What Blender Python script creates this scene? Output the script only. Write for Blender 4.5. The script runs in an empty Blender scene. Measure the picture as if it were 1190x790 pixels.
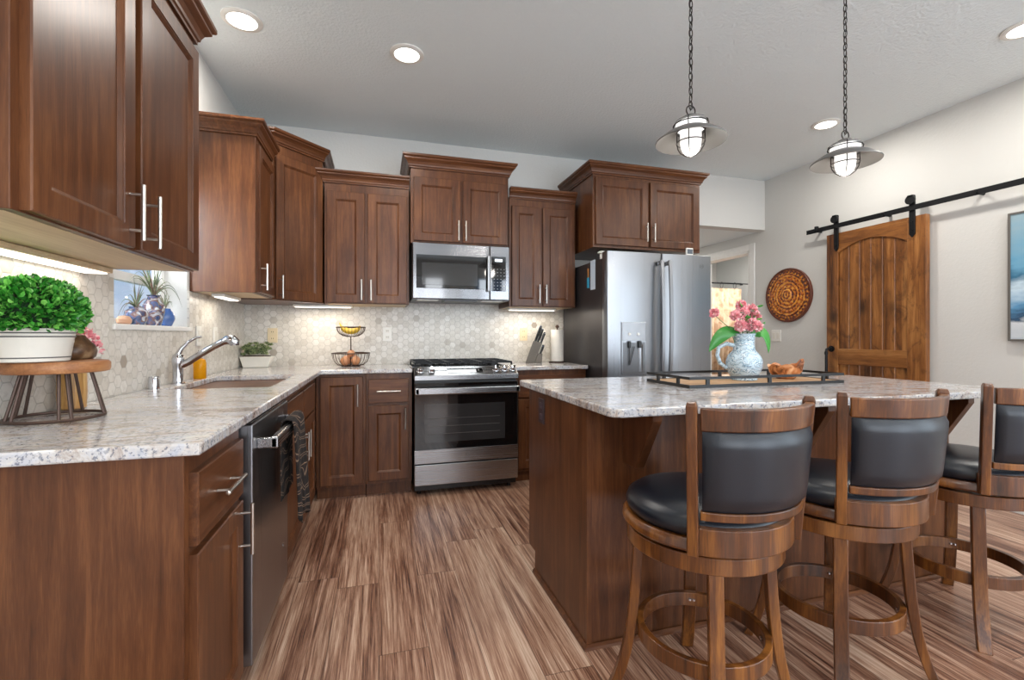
import bpy, bmesh, math, random
from mathutils import Vector, Matrix
random.seed(7)
scn = bpy.context.scene
C = scn.collection
PI = math.pi

# ------------------------------------------------------------------ camera
cam_d = bpy.data.cameras.new('camera'); cam = bpy.data.objects.new('camera', cam_d); C.objects.link(cam)
cam.location = (0, 0, 1.15)
cam.rotation_euler = (PI/2, 0, -math.radians(16.1))
cam_d.sensor_width = 36; cam_d.lens = 537.0/1190*36; cam_d.shift_y = -4.6/1190
cam_d.clip_start = 0.05
scn.camera = cam
# ------------------------------------------------------------------ colour / exposure
vs = scn.view_settings
vs.view_transform = 'Standard'; vs.look = 'None'; vs.gamma = 1; vs.use_curve_mapping = False
vs.exposure = 0.06

# ------------------------------------------------------------------ world (daylight sky with thin clouds)
w = bpy.data.worlds.new('world'); scn.world = w; w.use_nodes = True
wn, wl = w.node_tree.nodes, w.node_tree.links
wn.clear()
wo = wn.new('ShaderNodeOutputWorld'); bg = wn.new('ShaderNodeBackground'); wl.new(bg.outputs[0], wo.inputs[0])
tc = wn.new('ShaderNodeTexCoord'); nz = wn.new('ShaderNodeTexNoise'); nz.inputs['Scale'].default_value = 3.5; nz.inputs['Detail'].default_value = 5
wl.new(tc.outputs['Generated'], nz.inputs['Vector'])
cr = wn.new('ShaderNodeValToRGB'); wl.new(nz.outputs[0], cr.inputs[0])
cr.color_ramp.elements[0].position = .50; cr.color_ramp.elements[0].color = (.30, .52, .88, 1)
cr.color_ramp.elements[1].position = .68; cr.color_ramp.elements[1].color = (.95, .97, 1, 1)
wl.new(cr.outputs[0], bg.inputs[0]); bg.inputs[1].default_value = .85

def area(name, loc, rot, sx, sy, power, color=(1, 1, 1), spread=PI):
    d = bpy.data.lights.new(name, 'AREA'); d.shape = 'RECTANGLE'; d.size = sx; d.size_y = sy
    d.energy = power; d.color = color; d.spread = spread
    o = bpy.data.objects.new(name, d); C.objects.link(o); o.location = loc; o.rotation_euler = rot
    return o
# daylight entering by the big windows behind the camera and by the sink window
for wx, wv_ in ((-.35, .30), (.12, .22), (.55, .34), (1.15, .36)):
    area('window_daylight', (wx, -2.95, 1.45), (PI/2, 0, 0), wv_, 1.9, 52*wv_, (.90, .95, 1))
for wx, wv_ in ((2.3, .30), (2.8, .26), (3.2, .30), (3.65, .34)):
    area('window_daylight', (wx, -2.95, 1.35), (PI/2, 0, 0), wv_, 2.1, 62*wv_, (.84, .92, 1))
area('window_daylight', (3.90, -0.9, 1.4), (PI/2, 0, PI/2), 1.6, 1.6, 30, (.70, .86, 1))
o = area('window_daylight', (-1.95, 1.55, 1.95), (0, 0, 0), .8, .9, 170, (.95, .97, 1))
o.rotation_euler = (Vector((-.84, 2.96, 1.75))-Vector(o.location)).to_track_quat('-Z', 'Y').to_euler()

# ------------------------------------------------------------------ material helpers
def srgb(r, g, b):
    f = lambda c: (c/255/12.92) if c/255 <= .04045 else ((c/255+.055)/1.055)**2.4
    return (f(r), f(g), f(b), 1)
class NT:
    def __init__(s, name):
        s.m = bpy.data.materials.new(name); s.m.use_nodes = True
        s.n = s.m.node_tree.nodes; s.l = s.m.node_tree.links
        s.b = s.n['Principled BSDF']
    def node(s, t, ins=None, **kw):
        x = s.n.new(t)
        for k, v in kw.items(): setattr(x, k, v)
        for k, v in (ins or {}).items():
            if isinstance(v, bpy.types.NodeSocket): s.l.new(v, x.inputs[k])
            else: x.inputs[k].default_value = v
        return x
    def ramp(s, fac, pts, interp='LINEAR'):
        r = s.n.new('ShaderNodeValToRGB'); s.l.new(fac, r.inputs[0]); r.color_ramp.interpolation = interp
        e = r.color_ramp.elements
        while len(e) < len(pts): e.new(.5)
        for i, (p, c) in enumerate(pts): e[i].position = p; e[i].color = c
        return r.outputs[0]
    def mix(s, f, a, b, mode='MIX'):
        x = s.n.new('ShaderNodeMix'); x.data_type = 'RGBA'; x.blend_type = mode
        for i, v in ((0, f), (6, a), (7, b)):
            if isinstance(v, bpy.types.NodeSocket): s.l.new(v, x.inputs[i])
            else: x.inputs[i].default_value = v
        return x.outputs[2]
    def math(s, op, a, b=0.0, c=None):
        x = s.n.new('ShaderNodeMath'); x.operation = op
        for i, v in enumerate((a, b) if c is None else (a, b, c)):
            if isinstance(v, bpy.types.NodeSocket): s.l.new(v, x.inputs[i])
            else: x.inputs[i].default_value = v
        return x.outputs[0]
    def set(s, **kw):
        names = dict(color='Base Color', rough='Roughness', metal='Metallic', coat='Coat Weight', coatr='Coat Roughness', spec='Specular IOR Level',
                     em='Emission Color', es='Emission Strength', trans='Transmission Weight', ior='IOR', normal='Normal', alpha='Alpha', aniso='Anisotropic', sheen='Sheen Weight', sss='Subsurface Weight')
        for k, v in kw.items():
            i = s.b.inputs[names[k]]
            if isinstance(v, bpy.types.NodeSocket): s.l.new(v, i)
            else: i.default_value = v
        return s.m
    def bump(s, h, dist=.002, strength=.5):
        return s.node('ShaderNodeBump', {'Height': h, 'Distance': dist, 'Strength': strength}).outputs[0]
    def objco(s, scale=(1, 1, 1), rand=True):
        t = s.n.new('ShaderNodeTexCoord').outputs['Object']
        if rand:
            oi = s.n.new('ShaderNodeObjectInfo')
            r = s.node('ShaderNodeVectorMath', {0: oi.outputs['Random'], 1: (31, 17, 23)}, operation='MULTIPLY').outputs[0]
            t = s.node('ShaderNodeVectorMath', {0: t, 1: r}, operation='ADD').outputs[0]
        return s.node('ShaderNodeMapping', {'Vector': t, 'Scale': scale}).outputs[0]

def plain(name, col, rough=.5, metal=0, **kw):
    n = NT(name)
    nz = n.node('ShaderNodeTexNoise', {'Vector': n.objco((1, 1, 1)), 'Scale': 25.0, 'Detail': 3.0})
    c = n.mix(nz.outputs[0], tuple(x*.94 for x in col[:3])+(1,), tuple(min(1, x*1.06) for x in col[:3])+(1,))
    return n.set(color=c, rough=rough, metal=metal, **kw)

def wood(name, dark, mid, light, axis='Z', rough=.35, scale=1.0, coat=.25, knots=0.0, contrast=1.0, blotch=.5, spec=.5):
    n = NT(name)
    st = {'Z': (14, 14, .9), 'Y': (14, .9, 14), 'X': (.9, 14, 14)}[axis]
    st = tuple(v*scale for v in st)
    co = n.objco(st)
    warp = n.node('ShaderNodeTexNoise', {'Vector': n.objco(tuple(v*.12 for v in st)), 'Scale': 1.3, 'Detail': 3.0})
    cow = n.node('ShaderNodeVectorMath', {0: co, 1: warp.outputs[1]}, operation='ADD').outputs[0]
    g1 = n.node('ShaderNodeTexNoise', {'Vector': cow, 'Scale': 1.2, 'Detail': 6.0, 'Roughness': .62, 'Distortion': .6})
    g2 = n.node('ShaderNodeTexNoise', {'Vector': n.objco(tuple(v*6 for v in st)), 'Scale': 2.5, 'Detail': 3.0})
    big = n.node('ShaderNodeTexNoise', {'Vector': n.objco(tuple(2.2*scale if v > 2*scale else 1.1*scale for v in st)), 'Scale': 1.6, 'Detail': 3.0})
    v = n.math('ADD', n.math('MULTIPLY', g1.outputs[0], .62), n.math('MULTIPLY', g2.outputs[0], .18))
    v = n.math('ADD', v, n.math('MULTIPLY_ADD', big.outputs[0], .4*blotch, .1-.2*blotch))
    lo, hi = .5-.16*contrast, .5+.16*contrast
    c = n.ramp(v, [(lo, dark), (.5, mid), (hi, light)])
    if knots:
        pn = n.node('ShaderNodeTexNoise', {'Vector': n.objco(tuple((5 if q > 2*scale else 2.6) for q in st)), 'Scale': 1.4, 'Detail': 6.0, 'Roughness': .7, 'Distortion': 1.8})
        pf = n.ramp(pn.outputs[0], [(.52, (0, 0, 0, 1)), (.66, (1, 1, 1, 1))])
        c = n.mix(n.math('MULTIPLY', pf, knots*.7), c, dark)
        vo = n.node('ShaderNodeTexVoronoi', {'Vector': n.objco(tuple((3.4 if q > 2*scale else 1.9) for q in st)), 'Scale': 1.5, 'Randomness': 1.0})
        k = n.ramp(vo.outputs['Distance'], [(.0, (1, 1, 1, 1)), (.10, (.8, .8, .8, 1)), (.22, (.25, .25, .25, 1)), (.5, (0, 0, 0, 1))])
        c = n.mix(n.math('MULTIPLY', k, knots), c, tuple(x*.35 for x in dark[:3])+(1,))
    return n.set(color=c, rough=rough, coat=coat, coatr=.25, spec=spec, normal=n.bump(v, .001, .25))

M = {}
M['cab'] = wood('stained_cherry_wood', srgb(62, 34, 18), srgb(90, 53, 30), srgb(120, 76, 45), 'Z', .34, 2.1, .08, contrast=1.15, blotch=.8, spec=.32)
M['cabh'] = wood('stained_cherry_wood_horizontal', srgb(62, 34, 18), srgb(90, 53, 30), srgb(120, 76, 45), 'X', .34, 2.1, .08, contrast=1.15, spec=.32)
M['cabin'] = wood('pale_maple_interior', srgb(188, 160, 125), srgb(212, 188, 152), srgb(228, 208, 176), 'X', .5, .8, .05)
M['stool'] = wood('stool_brown_wood', srgb(40, 19, 6), srgb(90, 49, 17), srgb(146, 92, 38), 'Z', .28, 1.1, .4, blotch=1.1)
M['alder'] = wood('knotty_alder', srgb(66, 34, 13), srgb(136, 84, 38), srgb(180, 124, 68), 'Z', .45, .8, .1, knots=.95, contrast=.85, blotch=.9)
M['alderx'] = wood('knotty_alder_rail', srgb(76, 40, 16), srgb(140, 88, 40), srgb(184, 130, 76), 'Y', .45, .8, .1, knots=.6)
M['riser'] = wood('riser_wood', srgb(110, 66, 34), srgb(158, 104, 62), srgb(190, 140, 92), 'Y', .5, 1.0, .1)
M['white_paint'] = plain('white_paint', srgb(226, 225, 222), .45)
M['steel'] = None
def steel(name, col, rough, axis):
    n = NT(name)
    sc = {'X': (1, 300, 300), 'Z': (300, 300, 1), 'Y': (300, 1, 300)}[axis]
    nz = n.node('ShaderNodeTexNoise', {'Vector': n.objco(sc), 'Scale': 1.0, 'Detail': 2.0})
    big = n.node('ShaderNodeTexNoise', {'Vector': n.objco((1.5, 1.5, .5)), 'Scale': 1.5, 'Detail': 2.0})
    r = n.math('ADD', n.math('MULTIPLY', nz.outputs[0], .12), rough-.06)
    return n.set(color=n.mix(nz.outputs[0], tuple(x*.9 for x in col[:3])+(1,), col), rough=r, metal=1.0,
                 normal=n.bump(big.outputs[0], .02, .35))
M['steel'] = steel('brushed_steel', srgb(168, 168, 170), .26, 'X')
M['steelmw'] = steel('brushed_steel_microwave', srgb(128, 128, 130), .17, 'X')
M['steelv'] = steel('brushed_steel_vertical', srgb(150, 151, 154), .30, 'Z')
M['chrome'] = plain('chrome', srgb(205, 206, 210), .07, 1)
M['nickel'] = plain('satin_nickel', srgb(205, 200, 192), .28, 1)
M['black_glass'] = plain('black_glass', srgb(14, 14, 15), .05, 0, coat=.6)
M['window_glass_dark'] = plain('smoked_glass', srgb(46, 46, 47), .08, 0, coat=.5)
M['black'] = plain('black_enamel', srgb(17, 17, 18), .35)
M['iron'] = plain('black_iron', srgb(32, 33, 35), .45, .6)
M['darkgrey'] = plain('dark_grey_side', srgb(84, 82, 84), .33, .75)
M['leather'] = None
n = NT('navy_black_leather')
vo = n.node('ShaderNodeTexVoronoi', {'Vector': n.objco(), 'Scale': 420.0})
M['leather'] = n.set(color=srgb(14, 21, 31), rough=.34, coat=.15, coatr=.3, normal=n.bump(vo.outputs['Distance'], .0006, .25))
M['white_plastic'] = plain('white_plastic', srgb(232, 230, 224), .35)
M['cream_plastic'] = plain('cream_plastic', srgb(222, 204, 168), .4)
M['ceramic'] = plain('white_ceramic', srgb(228, 224, 214), .3, 0, coat=.3)
M['grey_band'] = plain('grey_band', srgb(96, 94, 92), .4)
def emis(name, col, st):
    n = NT(name); return n.set(color=(.9, .9, .9, 1), em=col, es=st)
M['led'] = emis('led_strip_glow', (1, .93, .82, 1), 2.2)
M['lens'] = emis('recessed_lamp_glow', (1, .97, .92, 1), 7)
M['globe'] = emis('pendant_globe_glow', (1, .98, .95, 1), .75)
n = NT('clear_glass'); M['glass'] = n.set(color=(.96, .98, .98, 1), rough=.0, trans=1.0, ior=1.2)

# painted walls with orange-peel texture
def paint(name, col, bump=.3):
    n = NT(name)
    a = n.node('ShaderNodeTexNoise', {'Vector': n.objco(rand=False), 'Scale': 60.0, 'Detail': 4.0})
    return n.set(color=col, rough=.7, normal=n.bump(a.outputs[0], .006, bump))
M['wall'] = paint('wall_paint', srgb(210, 209, 205), .22)
M['ceil'] = paint('ceiling_texture', srgb(228, 236, 238), .8)

# plank floor, boards run along Y
def floor_mat():
    n = NT('plank_floor')
    tc = n.n.new('ShaderNodeTexCoord').outputs['Object']
    sp = n.node('ShaderNodeSeparateXYZ', {0: tc})
    W, L = .18, 1.22
    ix = n.math('FLOOR', n.math('DIVIDE', sp.outputs[0], W))
    off = n.node('ShaderNodeTexWhiteNoise', {'W': ix}, noise_dimensions='1D').outputs[0]
    yy = n.math('ADD', n.math('DIVIDE', sp.outputs[1], L), off)
    iy = n.math('FLOOR', yy)
    idv = n.node('ShaderNodeCombineXYZ', {0: ix, 1: iy}).outputs[0]
    rnd = n.node('ShaderNodeTexWhiteNoise', {'Vector': idv}, noise_dimensions='2D')
    shift = n.node('ShaderNodeVectorMath', {0: rnd.outputs['Color'], 1: (9, 9, 9)}, operation='MULTIPLY').outputs[0]
    base = n.node('ShaderNodeVectorMath', {0: tc, 1: shift}, operation='ADD').outputs[0]
    m1 = n.node('ShaderNodeMapping', {'Vector': base, 'Scale': (15, .55, 1)}).outputs[0]
    g1 = n.node('ShaderNodeTexNoise', {'Vector': m1, 'Scale': 1.6, 'Detail': 8.0, 'Roughness': .66, 'Distortion': .9})
    m2 = n.node('ShaderNodeMapping', {'Vector': base, 'Scale': (110, 2.4, 1)}).outputs[0]
    g2 = n.node('ShaderNodeTexNoise', {'Vector': m2, 'Scale': 1.7, 'Detail': 5.0, 'Roughness': .7})
    v = n.math('ADD', n.math('MULTIPLY', g1.outputs[0], .55), n.math('MULTIPLY', g2.outputs[0], .45))
    v = n.math('ADD', v, n.math('MULTIPLY', n.math('SUBTRACT', rnd.outputs['Value'], .5), .07))
    c = n.ramp(v, [(.37, srgb(62, 34, 24)), (.43, srgb(108, 70, 52)), (.49, srgb(150, 110, 88)), (.55, srgb(182, 146, 122)), (.63, srgb(212, 184, 162))])
    fx = n.math('FRACT', n.math('DIVIDE', sp.outputs[0], W)); fy = n.math('FRACT', yy)
    ex = n.math('LESS_THAN', n.math('MINIMUM', fx, n.math('SUBTRACT', 1.0, fx)), .008)
    ey = n.math('LESS_THAN', n.math('MINIMUM', fy, n.math('SUBTRACT', 1.0, fy)), .0014)
    e = n.math('MAXIMUM', ex, ey)
    c = n.mix(n.math('MULTIPLY', e, .55), c, srgb(48, 30, 22))
    r = n.math('ADD', n.math('MULTIPLY', g2.outputs[0], .2), .26)
    return n.set(color=c, rough=r, coat=.08, coatr=.35, normal=n.bump(n.math('SUBTRACT', v, n.math('MULTIPLY', e, .3)), .0015, .35))
M['floor'] = floor_mat()

def granite():
    n = NT('veined_granite')
    co = n.objco(rand=False)
    m1 = n.node('ShaderNodeMapping', {'Vector': co, 'Scale': (2.2, 5.5, 3), 'Rotation': (0, 0, .55)}).outputs[0]
    v1 = n.node('ShaderNodeTexNoise', {'Vector': m1, 'Scale': 2.2, 'Detail': 9.0, 'Roughness': .72, 'Distortion': 1.4})
    c = n.ramp(v1.outputs[0], [(.34, srgb(146, 122, 108)), (.43, srgb(178, 166, 158)), (.50, srgb(206, 202, 198)), (.58, srgb(192, 194, 202)), (.66, srgb(222, 216, 204))])
    s1 = n.node('ShaderNodeTexNoise', {'Vector': co, 'Scale': 95.0, 'Detail': 4.0, 'Roughness': .7})
    sp = n.ramp(s1.outputs[0], [(.40, (1, 1, 1, 1)), (.46, (0, 0, 0, 1))])
    c = n.mix(n.math('MULTIPLY', sp, .75), c, srgb(84, 92, 112))
    s2 = n.node('ShaderNodeTexNoise', {'Vector': co, 'Scale': 38.0, 'Detail': 5.0, 'Roughness': .6})
    sp2 = n.ramp(s2.outputs[0], [(.54, (0, 0, 0, 1)), (.64, (1, 1, 1, 1))])
    c = n.mix(n.math('MULTIPLY', sp2, .3), c, srgb(232, 230, 228))
    s3 = n.node('ShaderNodeTexNoise', {'Vector': co, 'Scale': 22.0, 'Detail': 5.0, 'Roughness': .7})
    sp3 = n.ramp(s3.outputs[0], [(.56, (0, 0, 0, 1)), (.66, (1, 1, 1, 1))])
    c = n.mix(n.math('MULTIPLY', sp3, .35), c, srgb(126, 138, 162))
    return n.set(color=c, rough=.14, coat=.2)
M['granite'] = granite()

def hextile(name, axis):
    n = NT(name)
    tc = n.n.new('ShaderNodeTexCoord').outputs['Object']
    sp = n.node('ShaderNodeSeparateXYZ', {0: tc})
    S = .051
    u = n.math('ADD', n.math('DIVIDE', sp.outputs[0 if axis == 'X' else 1], S), 400*math.sqrt(3))
    v = n.math('ADD', n.math('DIVIDE', sp.outputs[2], S), 400.0)
    p = n.node('ShaderNodeCombineXYZ', {0: u, 1: v}).outputs[0]
    R = (math.sqrt(3), 1, 1); H = (math.sqrt(3)/2, .5, 0)
    vm = lambda op, a, b: n.node('ShaderNodeVectorMath', {0: a, 1: b}, operation=op).outputs
    a = vm('SUBTRACT', vm('MODULO', p, R)[0], H)[0]
    b = vm('SUBTRACT', vm('MODULO', vm('SUBTRACT', p, H)[0], R)[0], H)[0]
    la = n.node('ShaderNodeVectorMath', {0: a}, operation='LENGTH').outputs['Value']
    lb = n.node('ShaderNodeVectorMath', {0: b}, operation='LENGTH').outputs['Value']
    f = n.math('LESS_THAN', lb, la)
    mv = n.n.new('ShaderNodeMix'); mv.data_type = 'VECTOR'
    n.l.new(f, mv.inputs[0]); n.l.new(a, mv.inputs[4]); n.l.new(b, mv.inputs[5])
    g = mv.outputs[1]
    cid = vm('SNAP', vm('ADD', vm('SUBTRACT', p, g)[0], (.02, .02, 0))[0], (.1, .1, 1))[0]
    wn_ = n.node('ShaderNodeTexWhiteNoise', {'Vector': cid}, noise_dimensions='2D')
    ab = n.node('ShaderNodeVectorMath', {0: g}, operation='ABSOLUTE').outputs[0]
    s = n.node('ShaderNodeSeparateXYZ', {0: ab})
    d = n.math('MAXIMUM', s.outputs[1], n.math('ADD', n.math('MULTIPLY', s.outputs[0], math.sqrt(3)/2), n.math('MULTIPLY', s.outputs[1], .5)))
    c = n.ramp(wn_.outputs['Value'], [(0, srgb(150, 138, 124)), (.02, srgb(184, 176, 164)), (.06, srgb(204, 198, 188)), (.5, srgb(212, 207, 198)), (1, srgb(222, 218, 211))])
    nz = n.node('ShaderNodeTexNoise', {'Vector': vm('ADD', p, vm('MULTIPLY', wn_.outputs['Color'], (8, 8, 8))[0])[0], 'Scale': 1.6, 'Detail': 5.0, 'Roughness': .65})
    c = n.mix(n.math('MULTIPLY', n.ramp(nz.outputs[0], [(.5, (0, 0, 0, 1)), (.72, (1, 1, 1, 1))]), .4), c, srgb(150, 138, 124))
    gr = n.ramp(d, [(.455, (0, 0, 0, 1)), (.475, (1, 1, 1, 1))])
    c = n.mix(n.math('MULTIPLY', gr, .8), c, srgb(176, 171, 162))
    return n.set(color=c, rough=.28, normal=n.bump(n.math('SUBTRACT', 1.0, gr), .0012, .5))
M['hexx'] = hextile('hex_marble_tile_back', 'X')
M['hexy'] = hextile('hex_marble_tile_left', 'Y')

# ------------------------------------------------------------------ mesh helpers
class MB:
    def __init__(s, T=None): s.bm = bmesh.new(); s.T = T or Matrix.Identity(4)
    def _add(s, verts, faces):
        vv = [s.bm.verts.new(s.T @ Vector(v)) for v in verts]
        out = []
        for f in faces:
            try: out.append(s.bm.faces.new([vv[i] for i in f]))
            except ValueError: pass
        return vv, out
    def box(s, x0, x1, y0, y1, z0, z1, bev=0.0, seg=2):
        x0, x1 = min(x0, x1), max(x0, x1); y0, y1 = min(y0, y1), max(y0, y1); z0, z1 = min(z0, z1), max(z0, z1)
        v = [(x0, y0, z0), (x1, y0, z0), (x1, y1, z0), (x0, y1, z0), (x0, y0, z1), (x1, y0, z1), (x1, y1, z1), (x0, y1, z1)]
        vv, ff = s._add(v, [(3, 2, 1, 0), (4, 5, 6, 7), (0, 1, 5, 4), (1, 2, 6, 5), (2, 3, 7, 6), (3, 0, 4, 7)])
        if bev:
            ed = {e for f in ff for e in f.edges}
            bmesh.ops.bevel(s.bm, geom=list(ed), offset=bev, segments=seg, affect='EDGES', profile=.5)
        return s
    def prism(s, pts, a0, a1, axis='z'):
        """extrude closed polygon; axis z: pts are (x,y); axis x: pts (y,z); axis y: pts (x,z)"""
        k = len(pts)
        mk = {'z': lambda p, a: (p[0], p[1], a), 'x': lambda p, a: (a, p[0], p[1]), 'y': lambda p, a: (p[0], a, p[1])}[axis]
        v = [mk(p, a0) for p in pts]+[mk(p, a1) for p in pts]
        s._add(v, [tuple(range(k))[::-1], tuple(range(k, 2*k))]+[(i, (i+1) % k, k+(i+1) % k, k+i) for i in range(k)])
        return s
    def lathe(s, prof, c=(0, 0, 0), seg=32, sx=1.0, sy=1.0, axis='z', cap=True):
        k = len(prof); v = []
        for r, z in prof:
            for i in range(seg):
                a = 2*PI*i/seg; p = (r*math.cos(a)*sx, r*math.sin(a)*sy, z)
                if axis == 'x': p = (p[2], p[0], p[1])
                if axis == 'y': p = (p[0], p[2], p[1])
                v.append((c[0]+p[0], c[1]+p[1], c[2]+p[2]))
        f = [(j*seg+i, j*seg+(i+1) % seg, (j+1)*seg+(i+1) % seg, (j+1)*seg+i) for j in range(k-1) for i in range(seg)]
        if cap: f += [tuple(range(seg))[::-1], tuple(range((k-1)*seg, k*seg))]
        s._add(v, f); return s
    def tube(s, pts, r, seg=8, closed=False, rad=None):
        pts = [Vector(p) for p in pts]; k = len(pts); v = []
        up = None
        for i, p in enumerate(pts):
            a = pts[(i-1) % k] if (closed or i > 0) else p; b = pts[(i+1) % k] if (closed or i < k-1) else p
            t = (b-a).normalized()
            if up is None: up = t.orthogonal().normalized()
            up = (up-t*up.dot(t)).normalized(); sd = t.cross(up)
            rr = rad[i] if rad else r
            for j in range(seg):
                an = 2*PI*j/seg; v.append(tuple(p+(up*math.cos(an)+sd*math.sin(an))*rr))
        rng = k if closed else k-1
        f = [(i*seg+j, i*seg+(j+1) % seg, ((i+1) % k)*seg+(j+1) % seg, ((i+1) % k)*seg+j) for i in range(rng) for j in range(seg)]
        if not closed: f += [tuple(range(seg))[::-1], tuple(range((k-1)*seg, k*seg))]
        s._add(v, f); return s
    def arc(s, r0, r1, z0, z1, a0, a1, n=24, lean=0.0, c=(0, 0)):
        """ring sector; a in degrees; radius grows by lean*(z-z0ref)"""
        full = abs(a1-a0) >= 360; v = []; m = n if full else n+1
        for i in range(m):
            a = math.radians(a0+(a1-a0)*i/n)
            for r, z in ((r0, z0), (r1, z0), (r1, z1), (r0, z1)):
                q = r+lean*(z-.57) if lean else r
                v.append((c[0]+q*math.cos(a), c[1]+q*math.sin(a), z))
        f = []
        for i in range(n):
            j = (i+1) % m
            for k in range(4): f.append((i*4+k, i*4+(k+1) % 4, j*4+(k+1) % 4, j*4+k))
        if not full: f += [(3, 2, 1, 0), (4*n, 4*n+1, 4*n+2, 4*n+3)]
        s._add(v, f); return s
    def sweep(s, path, prof, closed=False):
        """mitred sweep of an (out,z) profile along a 2D path; out is to the right of travel"""
        k = len(path); P = [Vector(p) for p in path]; v = []
        for i in range(k):
            dirs = []
            if i > 0 or closed: dirs.append((P[i]-P[i-1]).normalized())
            if i < k-1 or closed: dirs.append((P[(i+1) % k]-P[i]).normalized())
            ns = [Vector((d.y, -d.x)) for d in dirs]
            nn = sum(ns, Vector((0, 0))).normalized(); sc = 1/max(.3, nn.dot(ns[0]))
            for o, z in prof: v.append((P[i].x+nn.x*o*sc, P[i].y+nn.y*o*sc, z))
        m = len(prof); f = []
        for i in range(k if closed else k-1):
            for j in range(m): f.append((i*m+j, i*m+(j+1) % m, ((i+1) % k)*m+(j+1) % m, ((i+1) % k)*m+j))
        if not closed: f += [tuple(range(m))[::-1], tuple(range((k-1)*m, k*m))]
        s._add(v, f); return s
    def build(s, name, mat, parent=None, smooth=False, bevel=0.0, label=None, sub=0):
        bmesh.ops.recalc_face_normals(s.bm, faces=s.bm.faces)
        me = bpy.data.meshes.new(name)
        if smooth:
            for f in s.bm.faces: f.smooth = True
            for e in s.bm.edges:
                if len(e.link_faces) == 2 and e.calc_face_angle(0) > .7: e.smooth = False
        s.bm.to_mesh(me); s.bm.free()
        for m_ in (mat if isinstance(mat, list) else [mat]): me.materials.append(m_)
        o = bpy.data.objects.new(name, me); C.objects.link(o)
        if parent: o.parent = parent
        if bevel:
            b = o.modifiers.new('bevel', 'BEVEL'); b.width = bevel; b.segments = 2; b.limit_method = 'ANGLE'; b.angle_limit = .7
        if sub:
            b = o.modifiers.new('sub', 'SUBSURF'); b.levels = sub; b.render_levels = sub
        if label: o['label'] = label
        return o
def tag(o, label=None, cat=None, group=None, kind=None):
    for k, v in (('label', label), ('category', cat), ('group', group), ('kind', kind)):
        if v: o[k] = v
    return o
def root(name, loc, label, cat, rz=0, group=None):
    o = bpy.data.objects.new(name, None); o.empty_display_size = .1; C.objects.link(o)
    o.location = loc; o.rotation_euler = (0, 0, rz)
    return tag(o, label, cat, group)
def struct(name, mb, mat, label=None, **kw):
    o = mb.build(name, mat, **kw); o['kind'] = 'structure'; o['label'] = label or name.replace('_', ' '); o['category'] = name.split('_')[0]
    return o
def copy_tree(o, parent=None):
    c = o.copy(); C.objects.link(c)
    if parent: c.parent = parent
    for ch in list(o.children): copy_tree(ch, c)
    return c
ROT90 = PI/2

# ================================================================== THE ROOM
XL, XR, YB, YF, ZC, ZS = -1.01, 3.99, 4.02, -3.1, 2.815, 2.287
struct('floor', MB().box(XL-.15, 5.6, YF-.1, 6.6, -.05, 0), M['floor'], 'brown wood plank floor')
struct('ceiling', MB().box(XL-.15, XR+.12, YF-.1, YB+.02, ZC, ZC+.05), M['ceil'], 'textured off-white flat ceiling')
struct('ceiling_hallway', MB().box(2.6, XR, YB+.12, 6.3, ZS, ZS+.04), M['ceil'], 'lower ceiling of hallway beyond the kitchen')
# left wall with window opening
WY0, WY1, WZ0, WZ1, WT = 2.18, 2.93, 1.195, 2.06, .14
b = MB()
b.box(XL-WT, XL, YF, WY0, 0, ZC).box(XL-WT, XL, WY1, YB+.1, 0, ZC).box(XL-WT, XL, WY0, WY1, 0, WZ0).box(XL-WT, XL, WY0, WY1, WZ1, ZC)
struct('wall_left', b, M['wall'], 'light grey left wall with the sink window')
HX0 = 2.72
b = MB().box(XL, HX0, YB, YB+.12, 0, ZC).box(HX0, XR, YB, YB+.12, ZS, ZC)
struct('wall_back', b, M['wall'], 'light grey back wall behind range and fridge')
struct('wall_hallway', MB().box(HX0-.1, HX0, YB+.12, 6.3, 0, ZS).box(HX0, XR, 6.2, 6.3, 0, ZS), M['wall'], 'hallway walls beyond the fridge')
DY0, DY1, DZ = 4.225, 5.02, 2.10
b = MB().box(XR, XR+.12, YF, DY0, 0, ZC+.02).box(XR, XR+.12, DY1, 6.3, 0, ZC).box(XR, XR+.12, DY0, DY1, DZ, ZC)
struct('wall_right', b, M['wall'], 'light grey right wall with the sliding barn door')
# rear wall with two big openings for daylight (behind the camera)
b = MB().box(XL, -.6, YF-.1, YF, 0, ZC).box(1.4, 2.1, YF-.1, YF, 0, ZC).box(3.9, XR, YF-.1, YF, 0, ZC)
b.box(-.6, 1.4, YF-.1, YF, 0, .45).box(-.6, 1.4, YF-.1, YF, 2.45, ZC).box(2.1, 3.9, YF-.1, YF, 2.45, ZC)
struct('wall_rear', b, M['wall'], 'rear wall with large window openings')
# bathroom beyond the hallway door
b = MB().box(5.45, 5.5, 3.3, 6.6, 0, 2.5).box(XR+.12, 5.5, 6.5, 6.6, 0, 2.5).box(XR+.12, 5.5, 3.3, 3.35, 0, 2.5)
struct('wall_bathroom', b, M['wall'], 'bathroom walls seen through hallway door')
struct('ceiling_bathroom', MB().box(XR+.12, 5.5, 3.3, 6.6, 2.5, 2.54), M['ceil'], 'bathroom ceiling')
d = bpy.data.lights.new('bathroom_fill', 'AREA'); d.size = .5; d.energy = 30; d.color = (1, .98, .95)  # added fill light, out of view, brightens the bathroom walls and curtain
o = bpy.data.objects.new('bathroom_fill', d); C.objects.link(o); o.location = (4.8, 4.9, 2.44)
d = bpy.data.lights.new('hallway_fill', 'AREA'); d.size = .3; d.energy = 8; d.color = (1, .96, .9)  # unseen fill light that brightens the hallway and door casing
o = bpy.data.objects.new('hallway_fill', d); C.objects.link(o); o.location = (3.35, 5.2, 2.25)
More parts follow.
